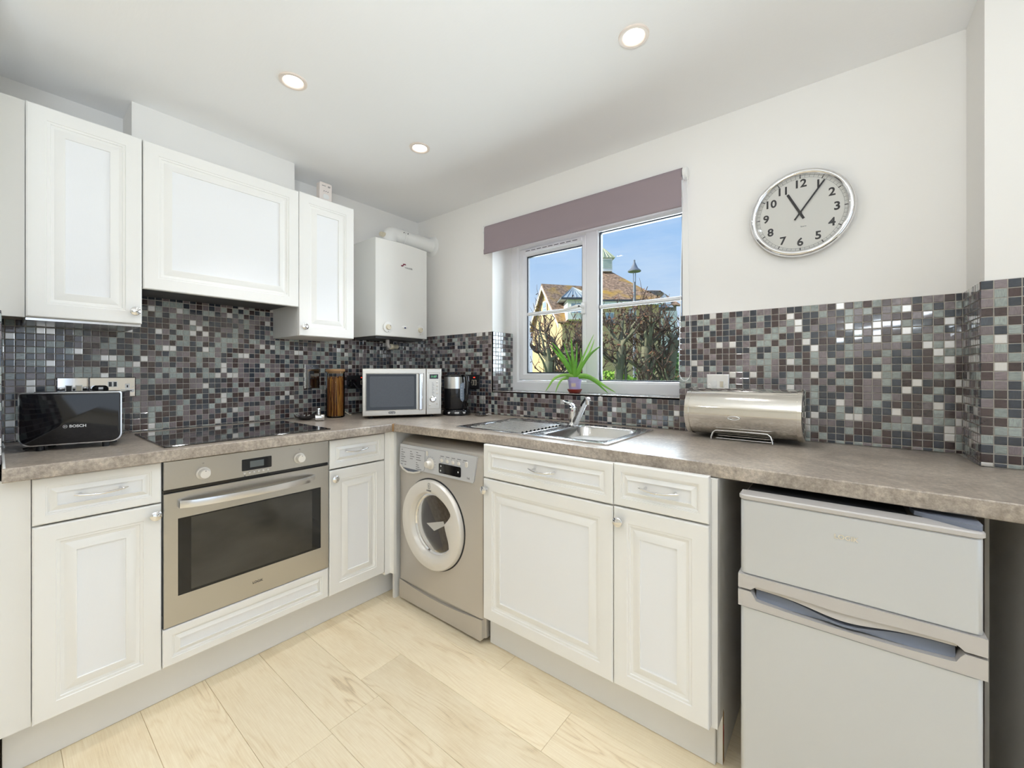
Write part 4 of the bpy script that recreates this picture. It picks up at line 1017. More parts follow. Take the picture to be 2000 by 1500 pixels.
# ------------------------------------------------------------------ BOILER AND FLUE
bo = thing('boiler', 'white wall-hung gas boiler in the corner above the microwave', 'boiler', (-2.31, 1.611, 1.396))
MB = FR('L', -2.170)
g = G(MB); a0, a1 = 1.416, 1.806
def bsec(v, ins=0.0):
    o = [(a0, -0.272 + 0.001), (a1, -0.272 + 0.001), (a1, -0.012)]
    for k in range(13):
        t = k / 12; o.append((a1 - (a1 - a0) * t, -0.008 + 0.020 * math.sin(PI * t) - ins))
    o.append((a0, -0.012))
    return [(u, v, w) for u, w in o]
g.loft([bsec(1.396, 0.004), bsec(1.400), bsec(1.985), bsec(1.989, 0.004)])
casing = g.build('casing', M_boiler, bo, 28)
def bw(u): return -0.008 + 0.020 * math.sin(PI * (u - a0) / (a1 - a0))
for u, v in ((1.496, 1.452), (1.742, 1.452)):
    g = G(MB); g.lathe([(0.034, -0.001), (0.034, 0.0015), (0.031, 0.003), (0.020, 0.001)], (u, v, bw(u)), (0, 0, 1), 36, False, True); dd = g.build('dial_bezel', M_white, casing, 40)
    g = G(MB); g.lathe([(0.017, 0), (0.016, 0.010), (0.0145, 0.012), (0.0002, 0.0122)], (u, v, bw(u) + 0.001), (0, 0, 1), 28); g.build('dial', M_cream, casing, 40)
    g = G(MB); g.box(u + 0.006, u + 0.010, v + 0.006, v + 0.010, bw(u) + 0.0125, bw(u) + 0.0138); g.build('pointer', M_ink, casing, 0); g = G(MB); g.box(u - 0.001, u + 0.001, v - 0.029, v - 0.025, bw(u) + 0.002, bw(u) + 0.0036); g.build('dial_mark', M_ink, casing, 0)
g = G(MB); g.sphere((1.614, 1.459, bw(1.614) - 0.004), 0.012, 20, (2.2, 1.0, 0.7)); g.build('status_bulge', M_boiler, casing, 60)
g = G(MB); g.sphere((1.614, 1.456, bw(1.614) + 0.003), 0.006, 12, (1.4, 0.8, 0.5)); g.build('status_light', mat('navy_lens', srgb(24, 34, 80), 0.1), casing, 60)
g = G(MB); text_into(g, T(1.640, 1.838, bw(1.64) + 0.0003), 'WORCESTER', 0.0135, 0.0001, 0.0004, sx=0.82); g.build('lettering', M_inkgrey, casing, 0)
g = G(MB); w_ = bw(1.60) + 0.0006; g.poly([(1.585, 1.842, w_), (1.600, 1.842, w_), (1.606, 1.854, w_), (1.622, 1.854, w_), (1.620, 1.862, w_), (1.602, 1.862, w_), (1.596, 1.850, w_), (1.585, 1.850, w_)]); g.build('logo', M_brand_red, casing, 0)
g = G(); g.box(-2.42, -2.20, 1.43, 1.79, 1.383, 1.3955); g.build('base_tray', M_greyd, bo, 0)
g = G(); g.tube([(-2.265, 1.560, 1.384), (-2.265, 1.560, 1.352), (-2.268, 1.570, 1.340), (-2.280, 1.600, 1.338)], 0.013, 12); g.build('trap_pipe', M_fridge_t, bo, 50)
g = G(); g.lathe([(0.017, 0), (0.019, 0.010), (0.019, 0.028), (0.014, 0.034), (0.014, 0.075)], (-2.270, 1.578, 1.340), (-0.25, 0.95, 0.05), 16); g.build('condensate_elbow', M_cream, bo, 40)
fl = thing('flue_pipe', 'white boiler flue elbow running from boiler top into the window wall', 'pipe', (-2.30, 1.60, 1.99))
g = G(); R_ = 0.050; cx, cz = -2.292, 2.075
pts = [(cx, 1.585, 1.992), (cx, 1.585, 2.03)] + [(cx, 1.625 - 0.040 * math.cos(a), 2.036 + 0.040 * math.sin(a)) for a in [PI / 2 * k / 6 for k in range(7)]] + [(cx, 1.69, 2.076)]
g.tube(pts, R_, 28); el_ = g.build('elbow', M_white, fl, 50)
g = G(); g.cyl((cx, 1.68, 2.076), (cx, 1.9455, 2.076), R_ - 0.002, n=32); g.build('straight_pipe', M_white, fl, 50)
g = G(); g.lathe([(R_ + 0.001, 0), (R_ + 0.005, 0.002), (R_ + 0.005, 0.010), (R_ + 0.001, 0.012)], (cx, 1.685, 2.076), (0, 1, 0), 32, False, False); g.build('collar', M_white, fl, 50)
g = G(); g.lathe([(R_ - 0.002, -0.012), (R_ + 0.020, -0.006), (R_ + 0.024, 0.0)], (cx, 1.9465, 2.076), (0, 1, 0), 36, False, False); g.build('wall_flange', M_white, fl, 50)
g = G(); g.cyl((cx + 0.012, 1.545, 2.055), (cx + 0.018, 1.515, 2.052), 0.016, 0.015, 16); g.build('test_cap', M_cream, fl, 40)
g = G()
for k in range(3): g.cyl((cx + 0.046, 1.672 + k * 0.016, 2.094), (cx + 0.050, 1.672 + k * 0.016, 2.096), 0.003, n=8)
g.build('screw', M_greyd, fl)

# CO alarm on the narrow wall cupboard
al = thing('carbon_monoxide_alarm', 'small white alarm standing on top of the narrow wall cupboard', 'alarm', (-2.235, 1.14, 2.0835))
MA = FR('L', -2.235)
g = G(MA); g.rrect(1.105, 1.176, 2.0836, 2.228, -0.035, 0.0, 0.008, edge=0.003); g.build('case', mat('warm_white_plastic', srgb(236, 226, 220), 0.45), al, 40)
g = G(MA)
for k in range(3): g.cyl((1.130 + k * 0.011, 2.180 - k * 0.000, -0.001), (1.130 + k * 0.011, 2.180, 0.0005), 0.0026, n=10)
lines_ = [(1.118, 2.208, 0.022), (1.152, 2.210, 0.014), (1.152, 2.205, 0.012)]
for a, b, c_ in lines_: g.box(a, a + c_, b, b + 0.0025, -0.001, 0.0004)
g.build('indicator', M_inkgrey, al, 0)
g = G(MA); g.rrect(1.124, 1.158, 2.138, 2.164, -0.001, 0.002, 0.011, edge=0.0008); g.build('test_button', M_white, al, 40)

# ------------------------------------------------------------------ CEILING LIGHTS
LG = 'recessed kitchen ceiling lights'
for lx, ly, lb in ((-1.621, 0.700, 'round recessed ceiling light in front of the hood cupboard'), (-1.616, 1.297, 'small round recessed ceiling light nearest the boiler'), (-0.530, 1.305, 'round recessed ceiling light nearest the wall clock')):
    c = thing('ceiling_light', lb, 'ceiling light', (lx, ly, ZC), group=LG)
    g = G(); g.lathe([(0.049, -0.0002), (0.048, -0.005), (0.040, -0.007), (0.034, -0.003), (0.033, -0.0012)], (lx, ly, ZC), (0, 0, 1), 40, False, False); g.build('bezel', M_ring, c, 50)
    g = G(); g.lathe([(0.0335, -0.0018), (0.020, -0.0022), (0.0002, -0.0022)], (lx, ly, ZC), (0, 0, 1), 32, False, False); g.build('bulb_face', M_lamp, c, 50)
    light('ceiling_lamp', 'AREA', (lx, ly, ZC - 0.009), (0.35 if ly < 1 else 1.0), (0.95, 0.95, 0.97), size=0.066, direction=(0, 0, -1))
    sp = light('ceiling_spot', 'SPOT', (lx, ly, ZC - 0.012), 15, (0.95, 0.95, 0.97), size=0.03, direction=(0, 0, -1))
    sp.data.spot_size = math.radians(88); sp.data.spot_blend = 0.55

# ------------------------------------------------------------------ WALL CLOCK
ck = thing('wall_clock', 'round chrome-rimmed wall clock with black numerals to the right of the window', 'clock', (-0.120, 1.947, 1.787))
MC = FR('R', 1.9465) @ T(-0.120, 1.787, 0)
g = G(MC); g.lathe([(0.160, 0), (0.166, 0.004), (0.167, 0.022), (0.163, 0.032), (0.155, 0.036), (0.147, 0.033), (0.1435, 0.026), (0.1435, 0.018)], (0, 0, 0), (0, 0, 1), 96, True, False); g.build('rim', M_chrome, ck, 50)
g = G(MC); g.lathe([(0.1440, 0.018), (0.0002, 0.0182)], (0, 0, 0), (0, 0, 1), 64, False, False); g.build('dial', M_dial, ck, 0)
g = G(MC); WD = 0.0184
for k in range(60):
    a = 2 * PI * k / 60; big_ = k % 5 == 0
    M2 = Matrix.Rotation(-a, 4, 'Z'); hw = 0.0016 if big_ else 0.0004
    r0, r1 = (0.1330, 0.1425) if big_ else (0.1345, 0.1425)
    g.F([g.bm.verts.new(MC @ M2 @ Vector(p)) for p in ((-hw, r0, WD), (hw, r0, WD), (hw, r1, WD), (-hw, r1, WD))])
for k in range(120):
    a, b = 2 * PI * k / 120, 2 * PI * (k + 1) / 120
    for r0, r1 in ((0.1340, 0.1346),):
        g.poly([(r0 * math.cos(a), r0 * math.sin(a), WD), (r1 * math.cos(a), r1 * math.sin(a), WD), (r1 * math.cos(b), r1 * math.sin(b), WD), (r0 * math.cos(b), r0 * math.sin(b), WD)])
g.build('minute_track', M_ink, ck, 0)
for hnum in range(1, 13):
    a = 2 * PI * hnum / 12; g = G(MC)
    text_into(g, T(0.1120 * math.sin(a), 0.1120 * math.cos(a), WD + 0.0002), str(hnum), 0.042, 0.0011, 0.0003)
    g.build('numeral', M_ink, ck, 0)
for nm, ang, r1, r0, hw, wz in (('hour_hand', -26.6, 0.089, -0.026, 0.0042, 0.0215), ('minute_hand', 35.2, 0.131, -0.030, 0.0029, 0.0240)):
    g = G(MC @ Matrix.Rotation(-math.radians(ang), 4, 'Z')); g.box(-hw, hw, r0, r1, wz, wz + 0.001); g.build(nm, M_ink, ck, 0)
g = G(MC); g.cyl((0, 0, 0.0185), (0, 0, 0.0262), 0.0058, n=16); g.build('hub', M_ink, ck)
g = G(MC); text_into(g, T(0.010, -0.052, WD + 0.0002), 'Quartz', 0.0065); g.build('lettering', M_inkgrey, ck, 0)
g = G(MC); g.lathe([(0.1440, 0.0285), (0.1440, 0.0300), (0.0002, 0.0305)], (0, 0, 0), (0, 0, 1), 64, False, False); g.build('glass', M_clockglass, ck, 60)

# ------------------------------------------------------------------ SOCKETS AND SWITCHES
ME = FR('L', -2.4352)
def plate(M, u0, u1, v0, v1, m, parent):
    g = G(M); g.rects([(u0, u1, v0, v1, 0.0), (u0, u1, v0, v1, 0.003), (u0 + 0.003, u1 - 0.003, v0 + 0.003, v1 - 0.003, 0.0055)]); return g.build('plate', m, parent, 0)
def screws(M, pts, parent):
    for u, v in pts:
        g = G(M); g.lathe([(0.0034, 0), (0.003, 0.0012), (0.0002, 0.0014)], (u, v, 0.0055), (0, 0, 1), 10); g.build('screw', M_steel_h, parent)
def rocker(M, u, v, m1, m2, parent, w=0.020, h=0.028):
    g = G(M); g.rects([(u - w / 2, u + w / 2, v - h / 2, v + h / 2, 0.0055), (u - w / 2, u + w / 2, v - h / 2, v + h / 2, 0.0075), (u - w / 2 + 0.0025, u + w / 2 - 0.0025, v - h / 2 + 0.0025, v + h / 2 - 0.0025, 0.0078)], cap=False); g.build('switch_surround', m1, parent, 0)
    g = G(M); g.box(u - w / 2 + 0.0025, u + w / 2 - 0.0025, v - h / 2 + 0.0025, v + h / 2 - 0.0025, 0.005, 0.0085); g.build('rocker', m2, parent, 0)
def pin_inlay(M, u, v, m, parent):
    g = G(M)
    g.box(u - 0.0075, u + 0.0075, v + 0.002, v + 0.024, 0.0055, 0.0066); g.box(u - 0.022, u + 0.022, v - 0.014, v + 0.000, 0.0055, 0.0066)
    ps = g.build('pin_inlay', m, parent, 0)
    g = G(M); g.box(u - 0.0022, u + 0.0022, v + 0.008, v + 0.018, 0.0066, 0.0069); g.box(u - 0.015, u - 0.006, v - 0.009, v - 0.005, 0.0066, 0.0069); g.box(u + 0.006, u + 0.015, v - 0.009, v - 0.005, 0.0066, 0.0069); g.build('pin_hole', M_ink, parent, 0)
def plug(M, u, v, m, parent):
    g = G(M); g.rrect(u - 0.025, u + 0.025, v - 0.024, v + 0.022, 0.0056, 0.030, 0.014, edge=0.006); return g.build('plug', m, parent, 40)
c = thing('light_switch', 'polished chrome double switch on the tiles behind the toaster', 'switch', (-2.435, 0.19, 1.11))
pl_ = plate(ME, 0.1462, 0.2345, 1.068, 1.1535, M_chrome, c); rocker(ME, 0.180, 1.108, M_white, M_ink, c); rocker(ME, 0.208, 1.108, M_white, M_cream, c); screws(ME, [(0.158, 1.108), (0.226, 1.110)], c)
c = thing('power_socket', 'polished chrome double socket with black plug, right of the chrome switch', 'socket', (-2.435, 0.308, 1.11))
plate(ME, 0.2368, 0.3815, 1.068, 1.1535, M_chrome, c); rocker(ME, 0.300, 1.124, M_white, M_greyd, c, 0.014, 0.024); rocker(ME, 0.315, 1.124, M_white, M_greyd, c, 0.014, 0.024)
pin_inlay(ME, 0.354, 1.101, M_white, c); screws(ME, [(0.372, 1.112)], c)
pgo = plug(ME, 0.268, 1.098, M_black, c); G(ME).box(0.262, 0.276, 1.104, 1.113, 0.030, 0.0305).build('fuse_label', M_inkwhite, pgo, 0)
c = thing('cooker_switch', 'tall polished chrome cooker switch on the tiles left of the pasta jar', 'switch', (-2.435, 1.17, 1.15))
plate(ME, 1.1145, 1.2020, 1.0800, 1.2220, M_chrome, c)
g = G(ME); g.rrect(1.140, 1.166, 1.135, 1.182, 0.0055, 0.009, 0.002); sw = g.build('switch_surround', M_blackm, c, 40)
g = G(ME); g.box(1.1435, 1.1625, 1.139, 1.163, 0.009, 0.0125, 0.001); g.build('rocker', M_chrome, sw, 0); screws(ME, [(1.158, 1.210), (1.150, 1.092)], c)
c = thing('power_socket', 'dark nickel double socket with black plug behind the microwave', 'socket', (-2.435, 1.44, 1.11))
plate(ME, 1.376, 1.520, 1.070, 1.1555, M_blackm, c); plug(ME, 1.405, 1.106, M_black, c); rocker(ME, 1.478, 1.108, M_cream, M_blackm, c, 0.016, 0.026)
g = G(ME); g.box(1.472, 1.484, 1.138, 1.143, 0.005, 0.0065); g.build('neon', M_red, c, 0)
MES = FR('R', 1.9368)
c = thing('power_socket', 'dark nickel switched outlet with red neon beside the kettle', 'socket', (-1.87, 1.936, 1.11))
plate(MES, -1.945, -1.8085, 1.066, 1.160, M_blackm, c)
for uu in (-1.868, -1.845): rocker(MES, uu, 1.108, M_cream, M_blackm, c, 0.016, 0.034)
g = G(MES); g.box(-1.863, -1.848, 1.138, 1.1445, 0.005, 0.0068); g.build('neon', M_red, c, 0); screws(MES, [(-1.882, 1.108), (-1.822, 1.108)], c)
c = thing('light_switch', 'brushed steel double switch on the tiles above the bread bin', 'switch', (-0.41, 1.936, 1.12))
plate(MES, -0.4550, -0.3670, 1.078, 1.166, mat('satin_plate', (0.86, 0.86, 0.86, 1), 0.3, metal=0.6), c)
rocker(MES, -0.4250, 1.124, M_white, M_white, c, 0.018, 0.030); rocker(MES, -0.3950, 1.124, M_white, M_cream, c, 0.018, 0.030); screws(MES, [(-0.443, 1.122), (-0.380, 1.122)], c)

# ------------------------------------------------------------------ THINGS ON THE WORKTOP
ZW = 0.910
# toaster
th = math.atan2(0.075, 0.238)                   # face runs mostly along y
to = thing('toaster', 'glossy black long-slot toaster with silver edging at the left of the worktop', 'toaster', (-2.105, 0.042, ZW + 0.0002), -th)
g = G()   # local: y along the face, x out of the face
Lf = 0.2500
def tring(ins, x_):
    r = 0.028; y0_, y1_, z0_, z1_ = ins, Lf - ins, 0.018 + ins, 0.196 - ins; rb = r - ins * 0.5; rt = 0.006
    o = []
    for cy, cz_, a0_, rq in ((y1_ - rb, z0_ + rb, -PI / 2, rb), (y1_ - rt, z1_ - rt, 0, rt), (y0_ + rt, z1_ - rt, PI / 2, rt), (y0_ + rb, z0_ + rb, PI, rb)):
        for k in range(7):
            a = a0_ + PI / 2 * k / 6; o.append((x_, cy + rq * math.cos(a), cz_ + rq * math.sin(a)))
    return o
g.loft([tring(0.004, -0.150), tring(0.0, -0.140), tring(0.0, -0.006)]); g.build('body', M_black, to, 40, local=True)
g = G(); g.loft([tring(0.0005, -0.006), tring(-0.0006, -0.003), tring(-0.0006, -0.0005), tring(0.003, 0.0)], True, False, False); g.build('silver_edging', M_steel_h, to, 40, local=True)
g = G(); g.loft([tring(0.0030, -0.001), tring(0.0030, 0.0008), tring(0.006, 0.0022)]); fp = g.build('front_panel', M_black, to, 40, local=True)
g = G(); g.box(-0.090, -0.058, 0.020, 0.230, 0.194, 0.1968); g.build('bread_slot', M_blackm, to, 0, local=True)
for yy in (0.045, 0.205):
    g = G(); g.cyl((-0.020, yy, 0), (-0.020, yy, 0.02), 0.010, n=12); g.cyl((-0.125, yy, 0), (-0.125, yy, 0.02), 0.010, n=12); g.build('foot', M_blackm, to, 40, local=True)
MT = Matrix(((0, 0, 1, 0.0024), (1, 0, 0, 0), (0, 1, 0, 0), (0, 0, 0, 1)))
g = G(MT); text_into(g, T(0.1390, 0.079, 0.0), 'BOSCH', 0.0128, 0.00035)
for q in range(24):
    a, b = 2 * PI * q / 24, 2 * PI * (q + 1) / 24; R0, R1 = 0.0048, 0.0056
    g.poly([(0.1085 + R0 * math.cos(a), 0.079 + R0 * math.sin(a), 0.0003), (0.1085 + R1 * math.cos(a), 0.079 + R1 * math.sin(a), 0.0003), (0.1085 + R1 * math.cos(b), 0.079 + R1 * math.sin(b), 0.0003), (0.1085 + R0 * math.cos(b), 0.079 + R0 * math.sin(b), 0.0003)])
g.box(0.1060, 0.1068, 0.0760, 0.0820, 0, 0.0004); g.box(0.1102, 0.1110, 0.0760, 0.0820, 0, 0.0004); g.box(0.1068, 0.1102, 0.0786, 0.0794, 0, 0.0004)
g.build('lettering', M_inkwhite, fp, 0, local=True)
g = G(); g.tube([(-0.150, 0.03, 0.05), (-0.18, -0.005, 0.06), (-0.20, -0.018, 0.035), (-0.20, -0.022, 0.012), (-0.17, -0.010, 0.004), (-0.10, 0.000, 0.0042), (-0.06, -0.004, 0.0045)], 0.0035, 8); g.build('power_lead', M_blackm, to, 60, local=True)

# microwave
mang = math.atan2(0.373, 0.240)
mw = thing('microwave', 'stainless steel microwave oven set at an angle in the worktop corner', 'microwave', (-2.095, 1.277, ZW + 0.0002), mang)
MM = Matrix(((1, 0, 0, 0), (0, 0, -1, 0), (0, 1, 0, 0), (0, 0, 0, 1)))     # local: u along x, w = -y
WMW, z0, z1 = 0.4435, 0.016, 0.286
g = G(MM); g.box(0.004, WMW - 0.004, z0 + 0.002, z1 - 0.002, -0.33, -0.022, 0.004); g.build('body', M_silver, mw, 30, local=True)
for uu in (0.05, 0.39):
    g = G(MM); g.cyl((uu, 0, -0.05), (uu, z0 + 0.003, -0.05), 0.014, n=14); g.cyl((uu, 0, -0.29), (uu, z0 + 0.003, -0.29), 0.014, n=14); g.build('foot', M_blackm, mw, 40, local=True)
mu1 = 0.797 * WMW
g = G(MM); H_ = z1 - z0
wu0, wu1, wv0, wv1 = 0.050 * WMW, 0.672 * WMW, z0 + 0.123 * H_, z1 - 0.118 * H_
g.rects([(0, mu1, z0, z1, -0.021), (0, mu1, z0, z1, -0.003), (0.003, mu1 - 0.002, z0 + 0.003, z1 - 0.003, 0), (wu0 - 0.004, mu1 - 0.012, wv0 - 0.004, wv1 + 0.004, 0), (wu0 - 0.001, mu1 - 0.014, wv0 - 0.001, wv1 + 0.001, -0.004)], cap=True); md = g.build('door', M_steel_m, mw, 20, local=True)
g = G(MM); g.box(wu0, wu1, wv0, wv1, -0.004, -0.0025); g.build('window', M_black, md, 0, local=True)
g = G(MM); g.rrect(0.090 * WMW, 0.642 * WMW, z0 + 0.185 * H_, z1 - 0.165 * H_, -0.0025, -0.0022, 0.006); g.build('mesh_screen', mat('mesh_screen', srgb(66, 68, 72), 0.12, spec=0.6, vary=(300, 0.12, ONE)), md, 0, local=True)
g = G(MM); g.rrect(0.700 * WMW, 0.745 * WMW, z0 + 0.105 * H_, z1 - 0.105 * H_, -0.002, 0.022, 0.004, edge=0.004); g.build('handle', M_steel_h, md, 40, local=True)
g = G(MM); g.rrect(0.318 * WMW, 0.406 * WMW, z0 + 0.043 * H_, z0 + 0.087 * H_, 0, 0.0012, 0.005); bdg = g.build('badge', M_greyd, md, 40, local=True)
g = G(MM); text_into(g, T(0.362 * WMW, z0 + 0.065 * H_, 0.0013), "DeLonghi", 0.0085, 0.0001); g.build('lettering', M_inkwhite, bdg, 0, local=True)
g = G(MM); g.rects([(mu1 + 0.0015, WMW, z0, z1, -0.021), (mu1 + 0.0015, WMW, z0, z1, -0.003), (mu1 + 0.0035, WMW - 0.003, z0 + 0.003, z1 - 0.003, 0), (0.818 * WMW, 0.980 * WMW, z0 + 0.12 * H_, z1 - 0.09 * H_, 0), (0.823 * WMW, 0.975 * WMW, z0 + 0.125 * H_, z1 - 0.095 * H_, -0.002)]); mp_ = g.build('control_panel', M_steel_m, mw, 20, local=True)
def mpu(px): return (px - 640) / 775 * WMW
def mpv(py): return z1 - (py - 400) / 462 * H_
g = G(MM); g.box(mpu(1293), mpu(1383), mpv(503), mpv(457), -0.002, -0.0010); g.build('display', M_black, mp_, 0, local=True)
g = G(MM); text_into(g, T(mpu(1336), mpv(481), -0.0009), '11:07', 0.0155, 0.0, 0.0004); g.build('display_digits', M_green_led, mp_, 0, local=True)
for py in (537, 573, 610, 648, 757):
    g = G(MM); g.lathe([(0.0056, 0), (0.0056, 0.002), (0.004, 0.003), (0.0002, 0.003)], (mpu(1370), mpv(py), -0.002), (0, 0, 1), 14); g.build('button', M_silver_l, mp_, 40, local=True)
g = G(MM); g.lathe([(0.0056, 0), (0.0056, 0.002), (0.004, 0.003), (0.0002, 0.003)], (mpu(1297), mpv(769), -0.002), (0, 0, 1), 14); g.build('button', M_silver_l, mp_, 40, local=True)
g = G(MM); g.lathe([(0.0185, 0), (0.0185, 0.004), (0.016, 0.006), (0.015, 0.016), (0.012, 0.019), (0.0002, 0.0195)], (mpu(1327), mpv(708), -0.002), (0, 0, 1), 28); g.build('dial', M_chrome, mp_, 40, local=True)
g = G(MM)
for k, py in enumerate(range(545, 690, 13)): g.box(mpu(1318), mpu(1318) + 0.008 + 0.003 * (k % 3), mpv(py), mpv(py) + 0.002, -0.002, -0.0017)
g.build('lettering', M_inkgrey, mp_, 0, local=True)
# leads behind the jar
tag(G().tube([(-2.405, 1.405, 1.106), (-2.39, 1.43, 1.07), (-2.36, 1.46, 1.03), (-2.335, 1.49, 1.00), (-2.345, 1.53, 0.985)], 0.0036, 8).build('power_lead', M_blackm, None, 60), 'black power lead hanging from the plug behind the pasta jar', 'cable')
tag(G().tube([(-2.415, 1.285, 0.985), (-2.39, 1.31, 0.955), (-2.37, 1.335, 0.928), (-2.35, 1.345, 0.9145), (-2.33, 1.350, 0.9142)], 0.0036, 8).build('power_lead', M_cream, None, 60), 'cream power lead curling on the worktop left of the microwave', 'cable')

# spaghetti jar
jx, jy = -2.322, 1.242
jr = thing('pasta_jar', 'tall glass jar of brown spaghetti with a bamboo lid', 'jar', (jx, jy, ZW + 0.0002))
g = G(T(jx, jy, ZW)); g.lathe([(0.044, 0.0004), (0.050, 0.004), (0.0515, 0.012), (0.0515, 0.262), (0.050, 0.268)], (0, 0, 0), (0, 0, 1), 40, True, False); g.build('glass', M_jarglass, jr, 50)
g = G(T(jx, jy, ZW)); g.lathe([(0.045, 0.258), (0.046, 0.268), (0.0525, 0.2685), (0.053, 0.271), (0.053, 0.281), (0.0515, 0.283), (0.0002, 0.283)], (0, 0, 0), (0, 0, 1), 40); g.build('lid', M_wood_lid, jr, 50)
g = G(T(jx, jy, ZW)); rnd = random.Random(3)
for k in range(210):
    a = rnd.random() * 2 * PI; r = 0.0452 * math.sqrt(rnd.uniform(0.25, 1.0))
    a2 = a + rnd.gauss(0, 0.22); r2 = min(0.0455, r * rnd.uniform(0.9, 1.05)); h_ = rnd.uniform(0.215, 0.243)
    g.mi = rnd.choice((0, 0, 1, 1, 2))
    g.tube([(r * math.cos(a), r * math.sin(a), 0.009), (r2 * math.cos(a2), r2 * math.sin(a2), h_)], 0.0016, 5)
sp_ = g.build('spaghetti', [M_pasta, M_pasta_d, M_pasta_b], jr, 60); sp_['kind'] = 'stuff'

# spoon rest bowl with trinkets
sr = thing('spoon_rest', 'dark boat-shaped spoon rest on the worktop behind the hob corner', 'dish', (-2.33, 1.075, ZW))
g = G(); rings_ = []
A_, B_ = Vector((-2.362, 1.030, 0)), Vector((-2.270, 1.108, 0)); ax_ = (B_ - A_); sd_ = Vector((-ax_.y, ax_.x, 0)).normalized()
outer, inner = [], []
for k in range(15):
    t = k / 14; c_ = A_ + ax_ * (t * 1.12); w_ = 0.034 * math.sin(PI * min(1, t * 0.86 + 0.07)) ** 0.8 + 0.002
    rise = 0.016 + 0.010 * (2 * t - 0.75) ** 2 + (0.022 * max(0, t - 0.55))
    bot = 0.0008 + 0.020 * abs(2 * t - 0.85) ** 2.2
    sec = []
    for j in range(9):
        s_ = -1 + 2 * j / 8; sec.append(c_ + sd_ * w_ * s_ + Vector((0, 0, ZW + bot + (rise - bot * 0.3) * abs(s_) ** 2.2)))
    for j in range(8, -1, -1):
        s_ = -1 + 2 * j / 8; sec.append(c_ + sd_ * (w_ - 0.0025) * s_ + Vector((0, 0, ZW + bot + 0.0035 + (rise - bot * 0.3 - 0.003) * abs(s_) ** 2.2)))
    rings_.append(sec)
g.loft(rings_); g.build('dish', M_cutl, sr, 50)
st = thing('metal_trinket', 'small chrome stopper with ridged neck on the worktop beside the spoon rest', 'stopper', (-2.205, 1.085, ZW))
g = G(); c0, c1 = Vector((-2.222, 1.072, ZW + 0.0192)), Vector((-2.205, 1.116, ZW + 0.0192)); g.lathe([(0.014, 0), (0.0185, 0.0015), (0.0190, 0.004), (0.0190, 0.043), (0.0180, 0.046)], c0, c1 - c0, 28); g.build('barrel', M_chrome, st, 40)
g = G(); g.lathe([(0.0095, 0.0), (0.0095, 0.009), (0.0080, 0.0105), (0.0095, 0.012), (0.0095, 0.021), (0.0080, 0.0225), (0.0095, 0.024), (0.0095, 0.033), (0.008, 0.035)], (-2.2155, 1.090, ZW + 0.036), (0, 0, 1), 20); g.build('neck', M_chrome, st, 40)
for k, (dx, dy, rr_) in enumerate(((-2.345, 1.052, 0.008), (-2.330, 1.066, 0.0065), (-2.312, 1.082, 0.007))):
    g = G(); g.tube([(dx + rr_ * math.cos(a), dy + rr_ * math.sin(a) * 0.6, ZW + 0.0235 + rr_ * 0.8 * math.sin(a)) for a in [2 * PI * q / 14 for q in range(14)]], 0.0024, 7, closed=True)
    tag(g.build('ring', M_chrome if k else M_cutl, None, 60), ('dark metal ring at the outer tip of the spoon rest', 'small chrome ring in the middle of the spoon rest', 'chrome ring near the stopper end of the spoon rest')[k], 'ring')

# kettle
kx, ky = -1.873, 1.793
ke = thing('kettle', 'black electric kettle with steel top band and water gauge on its base', 'kettle', (kx, ky, ZW))
vd = Vector((-kx, -ky, 0)).normalized(); rdv = Vector((-vd.y, vd.x, 0))      # toward the camera, and to its right
rdv = Vector((vd.y, -vd.x, 0)) * -1.0
MK = Matrix(((rdv.x, 0, vd.x, kx), (rdv.y, 0, vd.y, ky), (0, 1, 0, ZW), (0, 0, 0, 1)))   # u right, v up, w to camera
g = G(MK); g.lathe([(0.083, 0.0006), (0.086, 0.006), (0.084, 0.022), (0.078, 0.034), (0.070, 0.038)], (0, 0, 0), (0, 1, 0), 44); kb = g.build('power_base', M_black, ke, 40)
g = G(MK); g.lathe([(0.070, 0.0385), (0.073, 0.044), (0.071, 0.165)], (-0.008, 0, 0), (0, 1, 0), 44); g.build('body', M_black, ke, 40)
g = G(MK); g.lathe([(0.0712, 0.165), (0.0700, 0.236)], (-0.008, 0, 0), (0, 1, 0), 44, False, False); g.build('steel_band', M_steel_h, ke, 40)
g = G(MK); g.lathe([(0.0705, 0.236), (0.069, 0.246), (0.055, 0.252), (0.0002, 0.254)], (-0.008, 0, 0), (0, 1, 0), 44); g.build('lid', M_black, ke, 40)
g = G(MK); rings_ = []
for v_, u_, wz, hw_ in ((0.246, 0.030, 0.046, 0.012), (0.250, 0.046, 0.056, 0.015), (0.240, 0.060, 0.058, 0.015), (0.20, 0.064, 0.058, 0.014), (0.14, 0.062, 0.058, 0.013), (0.095, 0.056, 0.056, 0.013), (0.085, 0.048, 0.050, 0.012)):
    rings_.append([(u_ + hw_ * math.cos(a), v_, wz + 0.012 * math.sin(a)) for a in [2 * PI * q / 14 for q in range(14)]])
g.loft(rings_); g.build('handle', M_black, ke, 50)
g = G(MK)
gp = [(0.022, 0.192), (0.034, 0.200), (0.044, 0.200), (0.044, 0.105), (0.052, 0.098), (0.046, 0.088), (0.036, 0.084), (0.026, 0.092), (0.020, 0.106), (0.019, 0.17)]
front = []
for u_, v_ in gp:
    uu = u_ + 0.008; front.append(g.V((u_, v_, math.sqrt(max(0.0738 ** 2 - uu * uu, 0.0004)))))
bk_ = [g.V((u_ * 0.97, v_, math.sqrt(max(0.0738 ** 2 - (u_ + 0.008) ** 2, 0.0004)) - 0.006)) for u_, v_ in gp]
g.F(front); [g.F([front[i], front[(i + 1) % 10], bk_[(i + 1) % 10], bk_[i]]) for i in range(10)]
